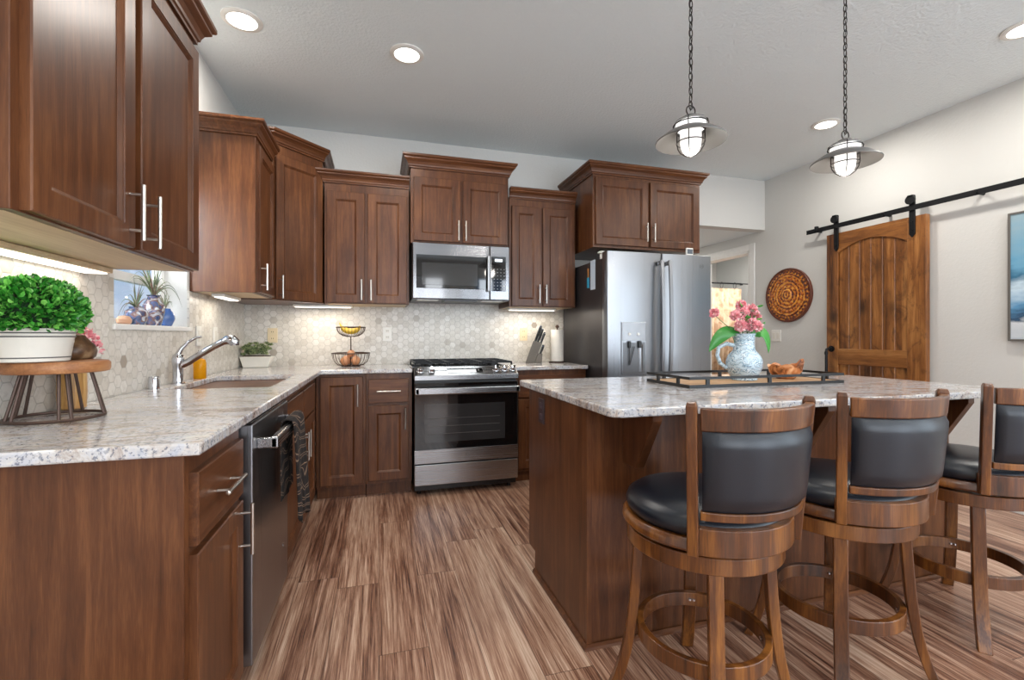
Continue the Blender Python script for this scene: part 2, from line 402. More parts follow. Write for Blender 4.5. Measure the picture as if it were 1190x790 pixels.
# door casing
b = MB()
cw = .075
b.box(XR-.016, XR-.0005, DY0-cw, DY0, 0, DZ+cw, .004).box(XR-.016, XR-.0005, DY1, DY1+cw, 0, DZ+cw, .004).box(XR-.016, XR-.0005, DY0, DY1, DZ, DZ+cw, .004)
b.box(XR-.01, XR+.13, DY0, DY0+.018, 0, DZ).box(XR-.01, XR+.13, DY1-.018, DY1, 0, DZ).box(XR-.01, XR+.13, DY0, DY1, DZ-.018, DZ)
struct('trim_1', b, M['white_paint'], 'white casing around hallway doorway')
struct('baseboard_right', MB().box(XR-.014, XR-.001, YF, DY0-cw, 0, .11, .004), M['white_paint'], 'white baseboard along right wall')
struct('baseboard_left', MB().box(XL+.001, XL+.014, YF, 1.19, 0, .11, .004), M['white_paint'], 'white baseboard along left wall')
# backsplash tile
struct('trim_2', MB().box(XL+.008, 1.70, YB-.010, YB-.0005, .914, 1.45), M['hexx'], 'hexagon marble tile backsplash on back wall')
b = MB()
b.box(XL+.0005, XL+.010, 1.2, WY0, .914, 1.395).box(XL+.0005, XL+.010, WY0, WY1+.0, .914, WZ0-.02).box(XL+.0005, XL+.010, WY1, YB-.010, .914, 1.395)
struct('trim_3', b, M['hexy'], 'hexagon marble tile backsplash on left wall')

# window on left wall
wr = bpy.data.objects.new('window_1', None); C.objects.link(wr); wr.location = (XL, (WY0+WY1)/2, WZ0); tag(wr, 'white framed window above the sink', 'window', kind='structure')
def wl_(mb, nm, mt, **kw):
    o = mb.build(nm, mt, wr, **kw); o.location = -wr.location; return o
b = MB(); fx0, fx1 = XL-WT-.01, XL-WT+.035
b.box(fx0, fx1, WY0, WY0+.04, WZ0, WZ1).box(fx0, fx1, WY1-.04, WY1, WZ0, WZ1).box(fx0, fx1, WY0, WY1, WZ0, WZ0+.035).box(fx0, fx1, WY0, WY1, WZ1-.04, WZ1)
b.box(fx0+.005, fx1-.005, WY0, WY1, 1.405, 1.445)
wl_(b, 'window_frame', M['white_paint'])
wl_(MB().box(XL-WT+.005, XL-WT+.009, WY0+.03, WY1-.03, WZ0+.03, WZ1-.03), 'pane', M['glass'])
wl_(MB().box(XL-WT, XL+.02, WY0-.012, WY1+.0, WZ0-.02, WZ0+.004, .004), 'window_sill', M['white_paint'])
# outside ground
n = NT('grass_outside'); nz = n.node('ShaderNodeTexNoise', {'Vector': n.objco(), 'Scale': 4.0, 'Detail': 6.0})
M['grass'] = n.set(color=n.ramp(nz.outputs[0], [(.3, srgb(70, 110, 50)), (.7, srgb(150, 180, 110))]), rough=.9)
struct('floor_garden', MB().box(-30, XL-.6, -8, 30, -.4, -.35), M['grass'], 'garden lawn outside the sink window')

# ================================================================== CABINET PARTS (local: x right along face, y into cabinet, z up)
def door_mesh(x0, x1, z0, z1, y=-.02, st=.057, rc=.0115, flat=False):
    b = MB(); t = 0.0
    O = [(x0, z0), (x1, z0), (x1, z1), (x0, z1)]
    c = .003
    Oc = [(x0+c, z0+c), (x1-c, z0+c), (x1-c, z1-c), (x0+c, z1-c)]
    rings = [[(p[0], t, p[1]) for p in O], [(p[0], y+c, p[1]) for p in O], [(p[0], y, p[1]) for p in Oc]]
    if not flat:
        ins = lambda d: [(x0+d, z0+d), (x1-d, z0+d), (x1-d, z1-d), (x0+d, z1-d)]
        rings += [[(p[0], y, p[1]) for p in ins(st)], [(p[0], y+.003, p[1]) for p in ins(st+.001)], [(p[0], y+.004, p[1]) for p in ins(st+.004)], [(p[0], y+rc, p[1]) for p in ins(st+.013)], [(p[0], y+rc+.001, p[1]) for p in ins(st+.0135)]]
    v = [p for r in rings for p in r]; f = [(0, 1, 2, 3)]
    for i in range(len(rings)-1):
        for j in range(4): f.append((i*4+j, i*4+(j+1) % 4, (i+1)*4+(j+1) % 4, (i+1)*4+j))
    k = (len(rings)-1)*4; f.append((k, k+1, k+2, k+3))
    b._add(v, f); return b
def pull(x, z, L, vert=True, y=-.02, r=.0058, out=.032):
    b = MB(); h = L/2; q = h-.028
    if vert:
        b.lathe([(r*.7, -h), (r, -h+.001), (r, h-.001), (r*.7, h)], (x, y-out, z), 14)
        for s in (-q, q): b.tube([(x, y+.001, z+s), (x, y-out, z+s)], .0042, 10)
    else:
        b.lathe([(r*.7, -h), (r, -h+.001), (r, h-.001), (r*.7, h)], (x, y-out, z), 14, axis='x')
        for s in (-q, q): b.tube([(x+s, y+.001, z), (x+s, y-out, z)], .0042, 10)
    return b
CROWN = [(0, 0), (.010, 0), (.010, .010), (.016, .014), (.018, .024), (.026, .040), (.040, .052), (.044, .056), (.044, .064), (.052, .068), (.056, .074), (.056, .086), (0, .086)]
def cabinet(name, label, loc, rz, w, dep, z0, z1, doors=(), drawers=(), crown=None, toe=0, body=None, under=False, cat='cabinet', group=None, cs=1.0):
    r = root(name, loc, label, cat, rz, group)
    b = MB()
    if body: b.prism(body, z0+toe, z1)
    else: b.box(0, w, 0, dep, z0+toe, z1, .0015, 1)
    if toe: b.box(0.002, w-.002, .05, dep, z0, z0+toe)
    b.build('carcass', M['cab'], r)
    for d in doors:
        x0, x1, a0, a1, hx, hz = d[:6]
        o = door_mesh(x0, x1, a0, a1).build('door', M['cab'], r)
        if hx is not None: pull(hx, hz, .155).build('handle', M['nickel'], o, smooth=True)
    for d in drawers:
        x0, x1, a0, a1 = d[:4]
        o = door_mesh(x0, x1, a0, a1, flat=True).build('drawer', M['cabh'], r)
        if len(d) > 4: pull((x0+x1)/2, (a0+a1)/2, .165, False).build('handle', M['nickel'], o, smooth=True)
    if crown:
        path, zc = crown
        MB().sweep(path, [(a*cs, zc+z*cs) for a, z in CROWN]).build('crown_moulding', M['cabh'], r)
    if under:
        MB().box(.018, w-.018, .02, dep-.01, z0-.001, z0+.0005).build('underside', M['cabin'], r)
    return r
def crown_path(w, dep, left=True, right=True):
    p = [(0, 0), (w, 0)]
    if left: p = [(0, dep)]+p
    if right: p = p+[(w, dep)]
    return p

UZ = 1.393
# --- near upper cabinet on left wall (faces +X).  local x -> world Y
xf = -.675
cabinet('wall_cabinet', 'large two-door upper cabinet at the far left, above the boxwood plant', (xf, 1.11, 0), ROT90, .91, XL*-1+xf-.001, UZ, 2.275,
        doors=[(.025, .430, UZ+.004, 2.225, .398, 1.49), (.465, .905, UZ+.004, 2.225, .497, 1.485)],
        crown=(crown_path(.91, .333), 2.262), under=True, cs=1.1)
# --- second upper cabinet on left wall
cabinet('wall_cabinet', 'narrow upper cabinet with broad side panel beside the sink window', (-.68, 2.96, 0), ROT90, .44, .328, 1.399, 2.31,
        doors=[(.022, .415, 1.405, 2.262, .050, 1.497)], crown=([(0, .328), (0, 0), (.395, 0)], 2.296), under=True)
# --- diagonal corner upper cabinet
dw = math.hypot(.28, .28)
body = [(0, 0), (dw, 0), (dw+.2333, .2333), (dw/2+.003, dw/2+.4285), (dw/2-.003, dw/2+.4285), (-.2333, .2333)]
cabinet('corner_wall_cabinet', 'diagonal corner upper cabinet, the tallest one in the corner', (-.68, 3.41, 0), PI/4, dw, .3, UZ, 2.455,
        doors=[(.012, dw-.012, UZ+.005, 2.375, .040, 1.48)], crown=([(-.2333, .2333), (0, 0), (dw, 0), (dw+.2333, .2333)], 2.442), body=body)
# --- back wall uppers
cabinet('wall_cabinet', 'two-door upper cabinet on back wall left of the microwave', (-.385, 3.67, 0), 0, .612, YB-3.67-.001, UZ, 2.30,
        doors=[(.018, .283, UZ+.006, 2.225, .262, 1.495), (.308, .594, UZ+.006, 2.225, .330, 1.495)],
        crown=([(0, .06), (0, 0), (.612, 0)], 2.288), under=True)
cabinet('wall_cabinet', 'short two-door upper cabinet directly above the microwave', (.236, 3.62, 0), 0, .777, YB-3.62-.001, 1.866, 2.455,
        doors=[(.022, .382, 1.884, 2.372, .364, 1.972), (.402, .760, 1.884, 2.372, .421, 1.972)],
        crown=(crown_path(.777, .398), 2.440), cs=1.12)
cabinet('wall_cabinet', 'two-door upper cabinet between the microwave and the fridge', (1.034, 3.67, 0), 0, .590, YB-3.67-.001, UZ, 2.30,
        doors=[(.020, .270, UZ+.006, 2.225, .252, 1.50), (.292, .572, UZ+.006, 2.225, .312, 1.50)],
        crown=([(0, 0), (.590, 0)], 2.284), under=True)
cabinet('wall_cabinet', 'deep two-door upper cabinet over the fridge', (1.66, 3.40, 0), 0, 1.015, YB-3.40-.001, 1.868, 2.475,
        doors=[(.020, .497, 1.890, 2.43, .472, 2.005), (.518, .996, 1.890, 2.43, .542, 2.005)],
        crown=(crown_path(1.015, .618), 2.458), cs=1.05)

# --- base cabinets on left run (face frame x=-.42)
BF = -.42; dpt = -XL+BF-.001
cabinet('base_cabinet', 'base cabinet with one drawer at the near end of left counter', (BF, 1.2, 0), ROT90, .425, dpt, 0, .884, toe=.10,
        doors=[(.028, .398, .115, .645, .368, .565)], drawers=[(.028, .398, .665, .835, 1)])
cabinet('base_cabinet', 'sink base cabinet between the dishwasher and the corner', (BF, 2.245, 0), ROT90, 1.17, dpt, 0, .884, toe=.10,
        doors=[(.05, .535, .115, .665, .505, .545), (.555, 1.03, .115, .665, .585, .545)], drawers=[(.05, .535, .68, .845), (.555, 1.03, .68, .845)])
# --- base cabinets on back wall (face y = 3.46)
YFc = 3.46; dpb = YB-YFc-.001
cabinet('base_cabinet', 'corner base cabinet with one full-height door on back wall', (-.418, YFc, 0), 0, .33, dpb, 0, .884, toe=.09,
        doors=[(.028, .312, .105, .862, .276, .733)])
cabinet('base_cabinet', 'base cabinet with drawer and door just left of the range', (-.087, YFc, 0), 0, .322, dpb, 0, .884, toe=.09,
        doors=[(.016, .298, .115, .652, .272, .555)], drawers=[(.016, .298, .670, .842, 1)])
cabinet('base_cabinet', 'base cabinet with drawer between the range and the fridge', (1.025, YFc, 0), 0, .600, dpb, 0, .884, toe=.09,
        doors=[(.02, .295, .115, .652, None, 0), (.305, .58, .115, .652, None, 0)], drawers=[(.02, .58, .670, .842)])

# ================================================================== COUNTERTOPS
def slab_cells(xs, ys, inside, z0, z1):
    b = MB(); bm = b.bm; V = {}
    def vt(i, j, k):
        if (i, j, k) not in V: V[(i, j, k)] = bm.verts.new((xs[i], ys[j], (z0, z1)[k]))
        return V[(i, j, k)]
    ok = lambda i, j: 0 <= i < len(xs)-1 and 0 <= j < len(ys)-1 and inside(i, j)
    for i in range(len(xs)-1):
        for j in range(len(ys)-1):
            if not ok(i, j): continue
            bm.faces.new([vt(i, j, 1), vt(i+1, j, 1), vt(i+1, j+1, 1), vt(i, j+1, 1)])
            bm.faces.new([vt(i, j+1, 0), vt(i+1, j+1, 0), vt(i+1, j, 0), vt(i, j, 0)])
            for (di, dj), (p, q) in (((-1, 0), ((i, j), (i, j+1))), ((1, 0), ((i+1, j), (i+1, j+1))), ((0, -1), ((i, j), (i+1, j))), ((0, 1), ((i, j+1), (i+1, j+1)))):
                if not ok(i+di, j+dj): bm.faces.new([vt(*p, 0), vt(*q, 0), vt(*q, 1), vt(*p, 1)])
    return b
xs = [XL+.011, -.915, -.49, -.38, .236]; ys = [1.177, 2.38, 3.10, 3.42, YB-.011]
def ins(i, j):
    if j == 3: return True
    if i == 3: return False
    return not (i == 1 and j == 1)
o = slab_cells(xs, ys, ins, .8845, .914).build('countertop', M['granite'], bevel=.005)
tag(o, 'L-shaped veined granite countertop with undermount sink along left and back walls', 'countertop')
o = MB().box(1.012, 1.628, 3.42, YB-.011, .8845, .914, .004).build('countertop', M['granite'])
tag(o, 'short granite countertop between the range and the fridge', 'countertop')

# undermount sink
r = root('kitchen_sink', (-.70, 2.74, .70), 'dark undermount sink set in left granite counter', 'sink')
b = MB(); b.T = Matrix.Translation((.70, -2.74, -.70))
sx0, sx1, sy0, sy1 = -.930, -.475, 2.365, 3.115
for a in ((sx0, sx0+.012, sy0, sy1), (sx1-.012, sx1, sy0, sy1), (sx0, sx1, sy0, sy0+.012), (sx0, sx1, sy1-.012, sy1)): b.box(*a, .70, .8835)
b.box(sx0, sx1, sy0, sy1, .69, .70)
b.build('basin', plain('composite_sink_brown', srgb(70, 56, 50), .35), r, bevel=.003)
b = MB(); b.lathe([(.04, .001), (.045, .004), (.03, .003)], (0, 0, 0), 24); b.build('drain', M['chrome'], r, smooth=True)

# faucet
FX, FY = -.955, 2.66
r = root('faucet', (FX, FY, .914), 'chrome single-lever pull-out faucet behind the sink', 'faucet')
MB().lathe([(.030, 0), (.030, .004), (.024, .008), (.0225, .02), (.0225, .085), (.026, .10), (.027, .125), (.022, .142), (.012, .150)], seg=28).build('faucet_body', M['chrome'], r, smooth=True)
pts = [(.0, 0, .085), (.045, .002, .108), (.10, .004, .148), (.155, .006, .185), (.195, .008, .208)]
o = MB().tube(pts, .016, 16, rad=[.019, .0175, .0165, .0165, .0175]).build('spout', M['chrome'], r, smooth=True)
MB().tube([(.193, .008, .207), (.212, .008, .217), (.234, .008, .216), (.246, .008, .203), (.247, .008, .188)], .02, 18, rad=[.0175, .024, .027, .026, .021]).build('spray_head', M['chrome'], o, smooth=True)
MB().tube([(0, 0, .145), (.012, .002, .172), (.04, .006, .205), (.075, .01, .228), (.098, .012, .232)], .008, 12, rad=[.014, .010, .0075, .006, .005]).build('lever', M['chrome'], r, smooth=True)
o = MB().lathe([(.021, 0), (.021, .05), (.019, .055), (.006, .056)], (0, 0, 0), 24).build('sink_air_gap', M['chrome'], smooth=True)
o.location = (-.965, 2.43, .9145); tag(o, 'short chrome sink air gap cylinder left of the faucet', 'air gap')
# soap bottle
r = root('soap_bottle', (-.952, 2.94, .9145), 'clear pump bottle of amber liquid soap behind the sink', 'soap bottle')
M['grey_key'] = plain('grey_key', srgb(150, 150, 150), .5)
M['amber'] = NT('amber_soap').set(color=srgb(238, 168, 20), rough=.1, trans=.35, ior=1.3)
MB().lathe([(.028, 0), (.031, .004), (.031, .085), (.026, .105), (.012, .113)], seg=24).build('bottle', M['amber'], r, smooth=True)
o = MB().lathe([(.012, .113), (.012, .128), (.005, .130), (.005, .150), (.008, .152), (.008, .158)], seg=16).build('pump', M['nickel'], r, smooth=True)
MB().tube([(0, 0, .155), (.04, 0, .157), (.045, 0, .150)], .004, 8).build('nozzle', M['nickel'], o, smooth=True)

# ================================================================== DISHWASHER
DW0, DW1 = 1.635, 2.235
r = root('dishwasher', (-.42, DW0, 0), 'stainless dishwasher under left counter with a towel on its handle', 'dishwasher', ROT90)
W = DW1-DW0
MB().box(.004, W-.004, .03, dpt-.02, .02, .872).build('tub_body', M['black'], r)
MB().box(.004, W-.004, .06, .09, .012, .095).build('kick_plate', M['black'], r)
o = MB().box(.006, W-.006, -.035, .028, .10, .868, .004).build('door', M['steelv'], r)
MB().box(.012, W-.012, -.030, .02, .8682, .8745, .001).build('control_strip', M['black_glass'], o)
b = MB().box(.06, W-.04, -.098, -.074, .775, .815, .006)
b.box(.06, .085, -.098, -.034, .778, .812, .004).box(W-.065, W-.04, -.098, -.034, .778, .812, .004)
b.build('handle', M['steel'], o)
MB().lathe([(.008, 0), (.008, .002)], (.50, -.0365, .27), 16, axis='y').build('badge', M['chrome'], o)
# towel hung over the dishwasher handle
n = NT('patterned_towel')
wv = n.node('ShaderNodeTexWave', {'Vector': n.objco((1, 1, 1), rand=False), 'Scale': 7.0, 'Distortion': 12.0, 'Detail': 1.0}, wave_type='RINGS')
c = n.ramp(wv.outputs[1], [(.0, srgb(20, 14, 12)), (.74, srgb(34, 23, 20)), (.84, srgb(150, 124, 102)), (.95, srgb(34, 22, 20))])
M['towel'] = n.set(color=c, rough=.95)
b = MB(); NU, NV = 30, 40
def tw(u, v):
    # u across (local x of dishwasher), v along drape: over bar front to back
    x = .30+u*.235
    fold = math.sin(u*9.5)*.010+math.sin(u*21+1)*.004
    bz, by = .795, -.086
    Lf = .37+.07*u+.02*math.sin(u*6); Lb = .30
    t = v*(Lf+Lb+.06)
    if t < Lf: y = by-.020-.5*abs(fold)-fold*(1-t/Lf)*1.2-.012*(1-t/Lf); z = bz+.022-(Lf-t)
    elif t < Lf+.06:
        a = (t-Lf)/.06*PI; y = by-math.cos(a)*.021; z = bz+.022+math.sin(a)*.014
    else: y = by+.022+fold*.3*min(1, (t-Lf-.06)*5); z = bz+.022-(t-Lf-.06)
    return (x+.01*math.sin(v*7), y, z)
vs_ = [tw(i/NU, j/NV) for j in range(NV+1) for i in range(NU+1)]
b._add(vs_, [(j*(NU+1)+i, j*(NU+1)+i+1, (j+1)*(NU+1)+i+1, (j+1)*(NU+1)+i) for j in range(NV) for i in range(NU)])
o = b.build('dish_towel', M['towel'], smooth=True); o.location = (-.42, DW0, 0); o.rotation_euler = (0, 0, ROT90)
md = o.modifiers.new('thick', 'SOLIDIFY'); md.thickness = .004; md.offset = 0
tag(o, 'dark brown patterned dish towel hanging on dishwasher handle', 'towel')

# ================================================================== RANGE
RX0, RX1, RY = .243, 1.006, 3.34
r = root('range_oven', (RX0, RY, 0), 'stainless slide-in gas range with black glass oven door', 'range')
W = RX1-RX0
MB().box(.004, W-.004, .03, .62, .04, .90).build('range_body', M['black'], r)
for fx in (.04, W-.04): MB().lathe([(.015, 0), (.015, .04)], (fx, .10, 0), 12).build('foot', M['black'], r)
MB().box(0, W, -.012, .03, .085, .232, .004).build('storage_drawer', M['steel'], r)
o = MB().box(0, W, -.012, .03, .240, .815, .004).build('oven_door', M['black_glass'], r)
MB().box(.0, W, -.016, -.0125, .242, .338, .001).build('lower_band', M['steel'], o)
MB().box(.07, W-.10, -.0145, -.0125, .39, .66).build('oven_window', M['window_glass_dark'], o)
for k in range(3): MB().tube([(.10, -.0155, .45+.055*k), (W-.14, -.0155, .45+.055*k)], .0012, 6).build('rack_line', M['grey_band'], o)
b = MB().box(0, W, -.070, -.046, .735, .785, .008, 3)
b.box(0, .03, -.07, -.012, .738, .782, .004).box(W-.03, W, -.07, -.012, .738, .782, .004)
b.build('door_handle', M['steel'], o)
# control panel wedge
prof = [(-.03, .835), (-.03, .868), (-.022, .872), (.085, .925), (.11, .925), (.11, .835)]
o = MB().prism(prof, 0, W, 'x').build('control_panel', M['steel'], r, bevel=.002)
ny = Vector((0, -.053, .107)).normalized(); 
def onp(x, t, lift=0): # point on sloped face
    y = -.022+.107*t; z = .872+.053*t
    return Vector((x, y, z))+Vector((0, -.444, .896))*lift
def panel_frame(x, t, lift=0):
    X = Vector((1, 0, 0)); Z = Vector((0, -.444, .896)); Y = Z.cross(X)
    m = Matrix((X, Y, Z)).transposed().to_4x4(); m.translation = onp(x, t, lift); return m
for x in (.045, .125, .600, .668, .730):
    k = MB(panel_frame(x, .42, .0005)).lathe([(.024, 0), (.025, .004), (.020, .010), (.019, .026), (.016, .029)], seg=20).build('knob', M['chrome'], r, smooth=True)
    MB(panel_frame(x, .42, .0295)).box(-.0025, .0025, -.015, .015, -.002, .008, .001).build('knob_grip', M['chrome'], k)
d_ = MB(panel_frame(.37, .45, .0008)).box(-.13, .13, -.030, .030, -.001, .0012, .0005).build('display', M['black_glass'], r)
for k in range(9):
    MB(panel_frame(.37-.10+.025*k, .45, .0022)).box(-.006, .006, -.002, .002, 0, .0003).build('display_mark', M['white_plastic'], d_)
# cooktop + grates
MB().box(-.012, W+.012, .088, .655, .915, .928, .002).build('cooktop', M['black_glass'], r)
b = MB()
for gx in (.015, .265, .515):
    x0, x1 = gx, gx+.235
    for y in (.12, .62): b.box(x0, x1, y-.006, y+.006, .944, .956)
    for x in (x0, x1): b.box(x-.006, x+.006, .12, .62, .944, .956)
    xc = (x0+x1)/2; b.box(xc-.006, xc+.006, .12, .62, .944, .957)
    for y in (.25, .37, .49): b.box(x0, x1, y-.005, y+.005, .944, .957)
    for x in (x0, x1):
        for y in (.12, .62): b.box(x-.006, x+.006, y-.006, y+.006, .928, .95)
b.build('grate', M['iron'], r)
for gx, gy in ((.13, .25), (.13, .49), (.38, .37), (.63, .25), (.63, .49)):
    MB().lathe([(.045, .928), (.045, .936), (.03, .938), (.03, .942)], (gx, gy, 0), 20).build('burner', M['black'], r, smooth=True)
def emblem(parent, M4, R=.016, mat=None, thick=.0018):
    b = MB(M4)
    b.tube([(R*math.cos(a), 0, R*math.sin(a)) for a in [2*PI*i/28 for i in range(28)]], thick*.5, 6, True)
    for s in (-1, 1):
        b.tube([(s*R*.08+R*.30*s+R*.26*math.cos(a), 0, R*.10+R*.30*math.sin(a)) for a in [PI*.25+i*PI*1.5/12 for i in range(13)]], thick*.45, 6)
        b.tube([(s*R*.15, 0, -R*.1), (s*R*.42, 0, -R*.45), (s*R*.60, 0, -R*.15)], thick*.4, 6)
    return b.build('emblem', mat or M['grey_band'], parent, smooth=True)
emblem(r, Matrix.Translation((W/2, -.0175, .29)), .016)

# ================================================================== MICROWAVE
MX0, MY, mz0, mz1 = .245, 3.56, 1.43, 1.8645
r = root('microwave', (MX0, MY, mz0), 'stainless over-the-range microwave with black glass door', 'microwave')
W = .760; H = mz1-mz0
MB().box(0, W, .022, YB-MY-.012, 0, H).build('microwave_body', M['darkgrey'], r)
o = MB().box(0, .598, -.004, .0218, .004, H-.003, .006, 3).build('door', M['steelmw'], r)
MB().box(.028, .575, -.0065, -.0042, .085, H-.095, .001).build('door_glass', M['black_glass'], o)
MB().box(.070, .500, -.0085, -.0066, .110, H-.155, .001).build('viewing_window', M['window_glass_dark'], o)
b = MB().box(.572, .594, -.040, -.022, .070, H-.085, .006, 3); b.box(.574, .592, -.024, -.003, .075, .095).box(.574, .592, -.024, -.003, H-.11, H-.09)
b.build('handle', M['steelv'], o)
o = MB().box(.6005, W, -.004, .0218, .004, H-.003, .006, 3).build('control_panel', M['steelmw'], r)
kp = MB().box(.612, .730, -.0065, -.0042, .075, H-.085, .001).build('keypad', M['black_glass'], r)
MB().box(.640, .700, -.0075, -.0066, H-.125, H-.105).build('clock_display', emis('clock_glow', (.75, .9, 1, 1), 1.5), kp)
for i in range(4):
    for j in range(7): MB().box(.630+.027*i, .639+.027*i, -.0072, -.0066, .09+.026*j, .095+.026*j).build('key', M['grey_key'], kp)
MB().box(.04, .20, .03, .14, -.004, .001).build('light_lens', M['white_plastic'], r)
MB().box(.55, .71, .03, .14, -.004, .001).build('light_lens', M['white_plastic'], r)
MB().box(.24, .50, .02, .16, -.012, .001).build('vent_grille', M['black'], r)

# ================================================================== FRIDGE
GX0, GX1, GY = 1.640, 2.568, 3.12
r = root('refrigerator', (GX0, GY, 0), 'stainless french-door refrigerator with water dispenser', 'refrigerator')
W = GX1-GX0
MB().box(.004, W-.004, .088, .86, .03, 1.745, .003).build('fridge_body', M['darkgrey'], r)
MB().box(.02, W-.02, .10, .14, 0, .03).build('toe_grille', M['black'], r)
def curved_door(x0, x1, z0, z1, nm, bulge=.010):
    N = 10; pts = [(x0, .080), (x0, .012)]
    for i in range(N+1):
        u = i/N; pts.append((x0+.006+(x1-x0-.012)*u, .004-bulge*(1-(2*u-1)**2)))
    pts += [(x1, .012), (x1, .080)]
    return MB().prism(pts[::-1], z0, z1).build(nm, M['steelv'], r, smooth=True, bevel=.002)
xm = .470
ld = curved_door(0, xm-.003, .72, 1.79, 'door'); rd = curved_door(xm+.003, W, .72, 1.79, 'door')
fz = curved_door(0, W, .05, .71, 'freezer_drawer')
for dr, x, s in ((ld, xm-.035, -1), (rd, xm+.035, 1)):
    pts = []
    for i in range(21):
        u = i/20; pts.append((x, -.046-.020*math.sin(PI*u), .80+.93*u))
        b = MB()
    for (p, q) in zip(pts[:-1], pts[1:]):
        pass
    v = []; 
    for p in pts:
        for dx, dy in ((-.013, 0), (.013, 0), (.013, -.016), (-.013, -.016)): v.append((p[0]+dx, p[1]+dy, p[2]))
    f = [(4*i+k, 4*i+(k+1) % 4, 4*i+4+(k+1) % 4, 4*i+4+k) for i in range(20) for k in range(4)]+[(0, 1, 2, 3), (80, 81, 82, 83)]
    b._add(v, f); b.box(x-.012, x+.012, -.047, -.004, .805, .835, .003).box(x-.012, x+.012, -.047, -.004, 1.695, 1.725, .003); b.build('handle', M['steelv'], dr, smooth=True, bevel=.004)
b = MB().tube([(.12, -.065, .64), (W-.12, -.065, .64)], .013, 12)
for x in (.15, W-.15): b.tube([(x, .0, .64), (x, -.065, .64)], .009, 8)
b.build('handle', M['steelv'], fz, smooth=True)
# dispenser
dz0, dz1 = .86, 1.255; dx0, dx1 = .115, .325
o = MB().box(dx0, dx1, -.0120, .0, dz0, dz1, .003).build('water_dispenser', M['steelv'], r)
MB().box(dx0+.004, dx1-.004, -.0145, -.0122, 1.115, dz1-.006, .001).build('control_face', plain('dispenser_face', srgb(150, 150, 152), .25, .6), o)
MB().box(dx0+.012, dx1-.012, -.0138, -.0122, dz0+.01, 1.10, .001).build('recess', plain('dispenser_recess', srgb(112, 112, 114), .35, .7), o)
MB().lathe([(.032, dz0+.02), (.032, 1.085)], (.275, .012, 0), 24).build('recess_back', M['steelv'], o)
for x in (.18, .255): MB().lathe([(.011, -.0175), (.011, -.0147)], (x, 0, 1.165), 16, axis='y').build('button', M['white_plastic'], o)
b = MB().box(.165, .185, -.03, -.018, 1.06, 1.112, .002); b.tube([(.175, -.024, 1.09), (.175, -.026, .93)], .0035, 8); b.tube([(.175, -.026, .93), (.215, -.026, 1.07)], .0035, 8)
b.box(.25, .275, -.03, -.018, 1.06, 1.112, .002)
b.build('spigot', M['black'], o)
emblem(rd, Matrix.Translation((.83, -.0035, 1.705)), .017)

o = MB().box(-.002, -.0005, .295-.045, .295+.04, 1.52, 1.755).build('note_pad', plain('note_paper', srgb(206, 220, 236), .7)); o.location = (GX0+.003, GY-.05, 0)
tag(o, 'pale blue note pad stuck on the fridge side', 'note pad')
r2 = root('bottle_opener', (GX0, 3.44, 1.54), 'teal bottle opener magnet with orange tip on the fridge side', 'magnet')
MB().box(-.008, .003, -.014, .014, 0, .085, .004).build('grip', plain('teal_plastic', srgb(40, 150, 185), .4), r2)
MB().box(-.006, .002, -.005, .005, .0852, .16, .002).build('tip', plain('orange_tip', srgb(200, 130, 60), .4), r2)
r2 = root('lidded_jar', (1.705, 3.33, 1.7455), 'small white knob-topped jar on fridge top under the cabinet', 'jar')
MB().lathe([(.018, 0), (.018, .05), (.016, .055)], seg=20).build('stem', M['white_plastic'], r2, smooth=True)
MB().lathe([(.016, .0552), (.035, .060), (.036, .068), (.022, .078), (.004, .081)], seg=20).build('cap', M['white_plastic'], r2, smooth=True)
r2 = root('digital_thermometer', (2.385, 3.155, 1.7905), 'small grey digital thermometer standing on the fridge right door', 'thermometer')
MB().box(-.032, .032, -.008, .008, 0, .062, .005).build('case', M['white_plastic'], r2)
MB().box(-.025, .025, -.0095, -.0081, .014, .052).build('screen', plain('lcd_grey', srgb(90, 96, 104), .2), r2)

# ================================================================== ISLAND
IX0, IX1, IY0, IY1 = .735, 2.64, 1.556, 2.23
r = root('kitchen_island', (IX0, IY0, 0), 'large dark cherry wood kitchen island cabinet under the granite top', 'island')
b = MB(); w_, d_2 = IX1-IX0, IY1-IY0
MB().prism([(0, 0), (d_2-.09, 0), (d_2-.09, .10), (d_2, .10), (d_2, .8835), (0, .8835)], 0, .02, 'x').build('end_panel', M['cab'], r)
MB().prism([(0, 0), (d_2-.09, 0), (d_2-.09, .10), (d_2, .10), (d_2, .8835), (0, .8835)], w_-.02, w_, 'x').build('end_panel', M['cab'], r)
M['cabdark'] = M['cab']
MB().box(.0205, w_-.0205, .004, .024, 0, .8835).build('back_panel', M['cab'], r)
MB().box(.0205, w_-.0205, .0245, d_2-.022, .10, .8830).build('carcass', M['cab'], r)
MB().box(.0205, w_-.0205, .0245, d_2-.09, 0, .0995).build('plinth', M['cab'], r)
nd = 3
for k in range(nd):
    a = .022+(w_-.044)/nd*k
    T = Matrix.Translation((w_, d_2-.021, 0)) @ Matrix.Rotation(PI, 4, 'Z')
    dm = door_mesh(a+.008, a+(w_-.044)/nd-.008, .115, .870); bmesh.ops.transform(dm.bm, matrix=T, verts=dm.bm.verts)
    dm.build('door', M['cab'], r)
# base shoe moulding
MB().sweep([(0, d_2-.09), (0, 0), (w_, 0), (w_, d_2-.09)][::-1], [(0, 0), (-.014, 0), (-.012, .010), (-.004, .017), (0, .017)]).build('shoe_moulding', M['cabh'], r)
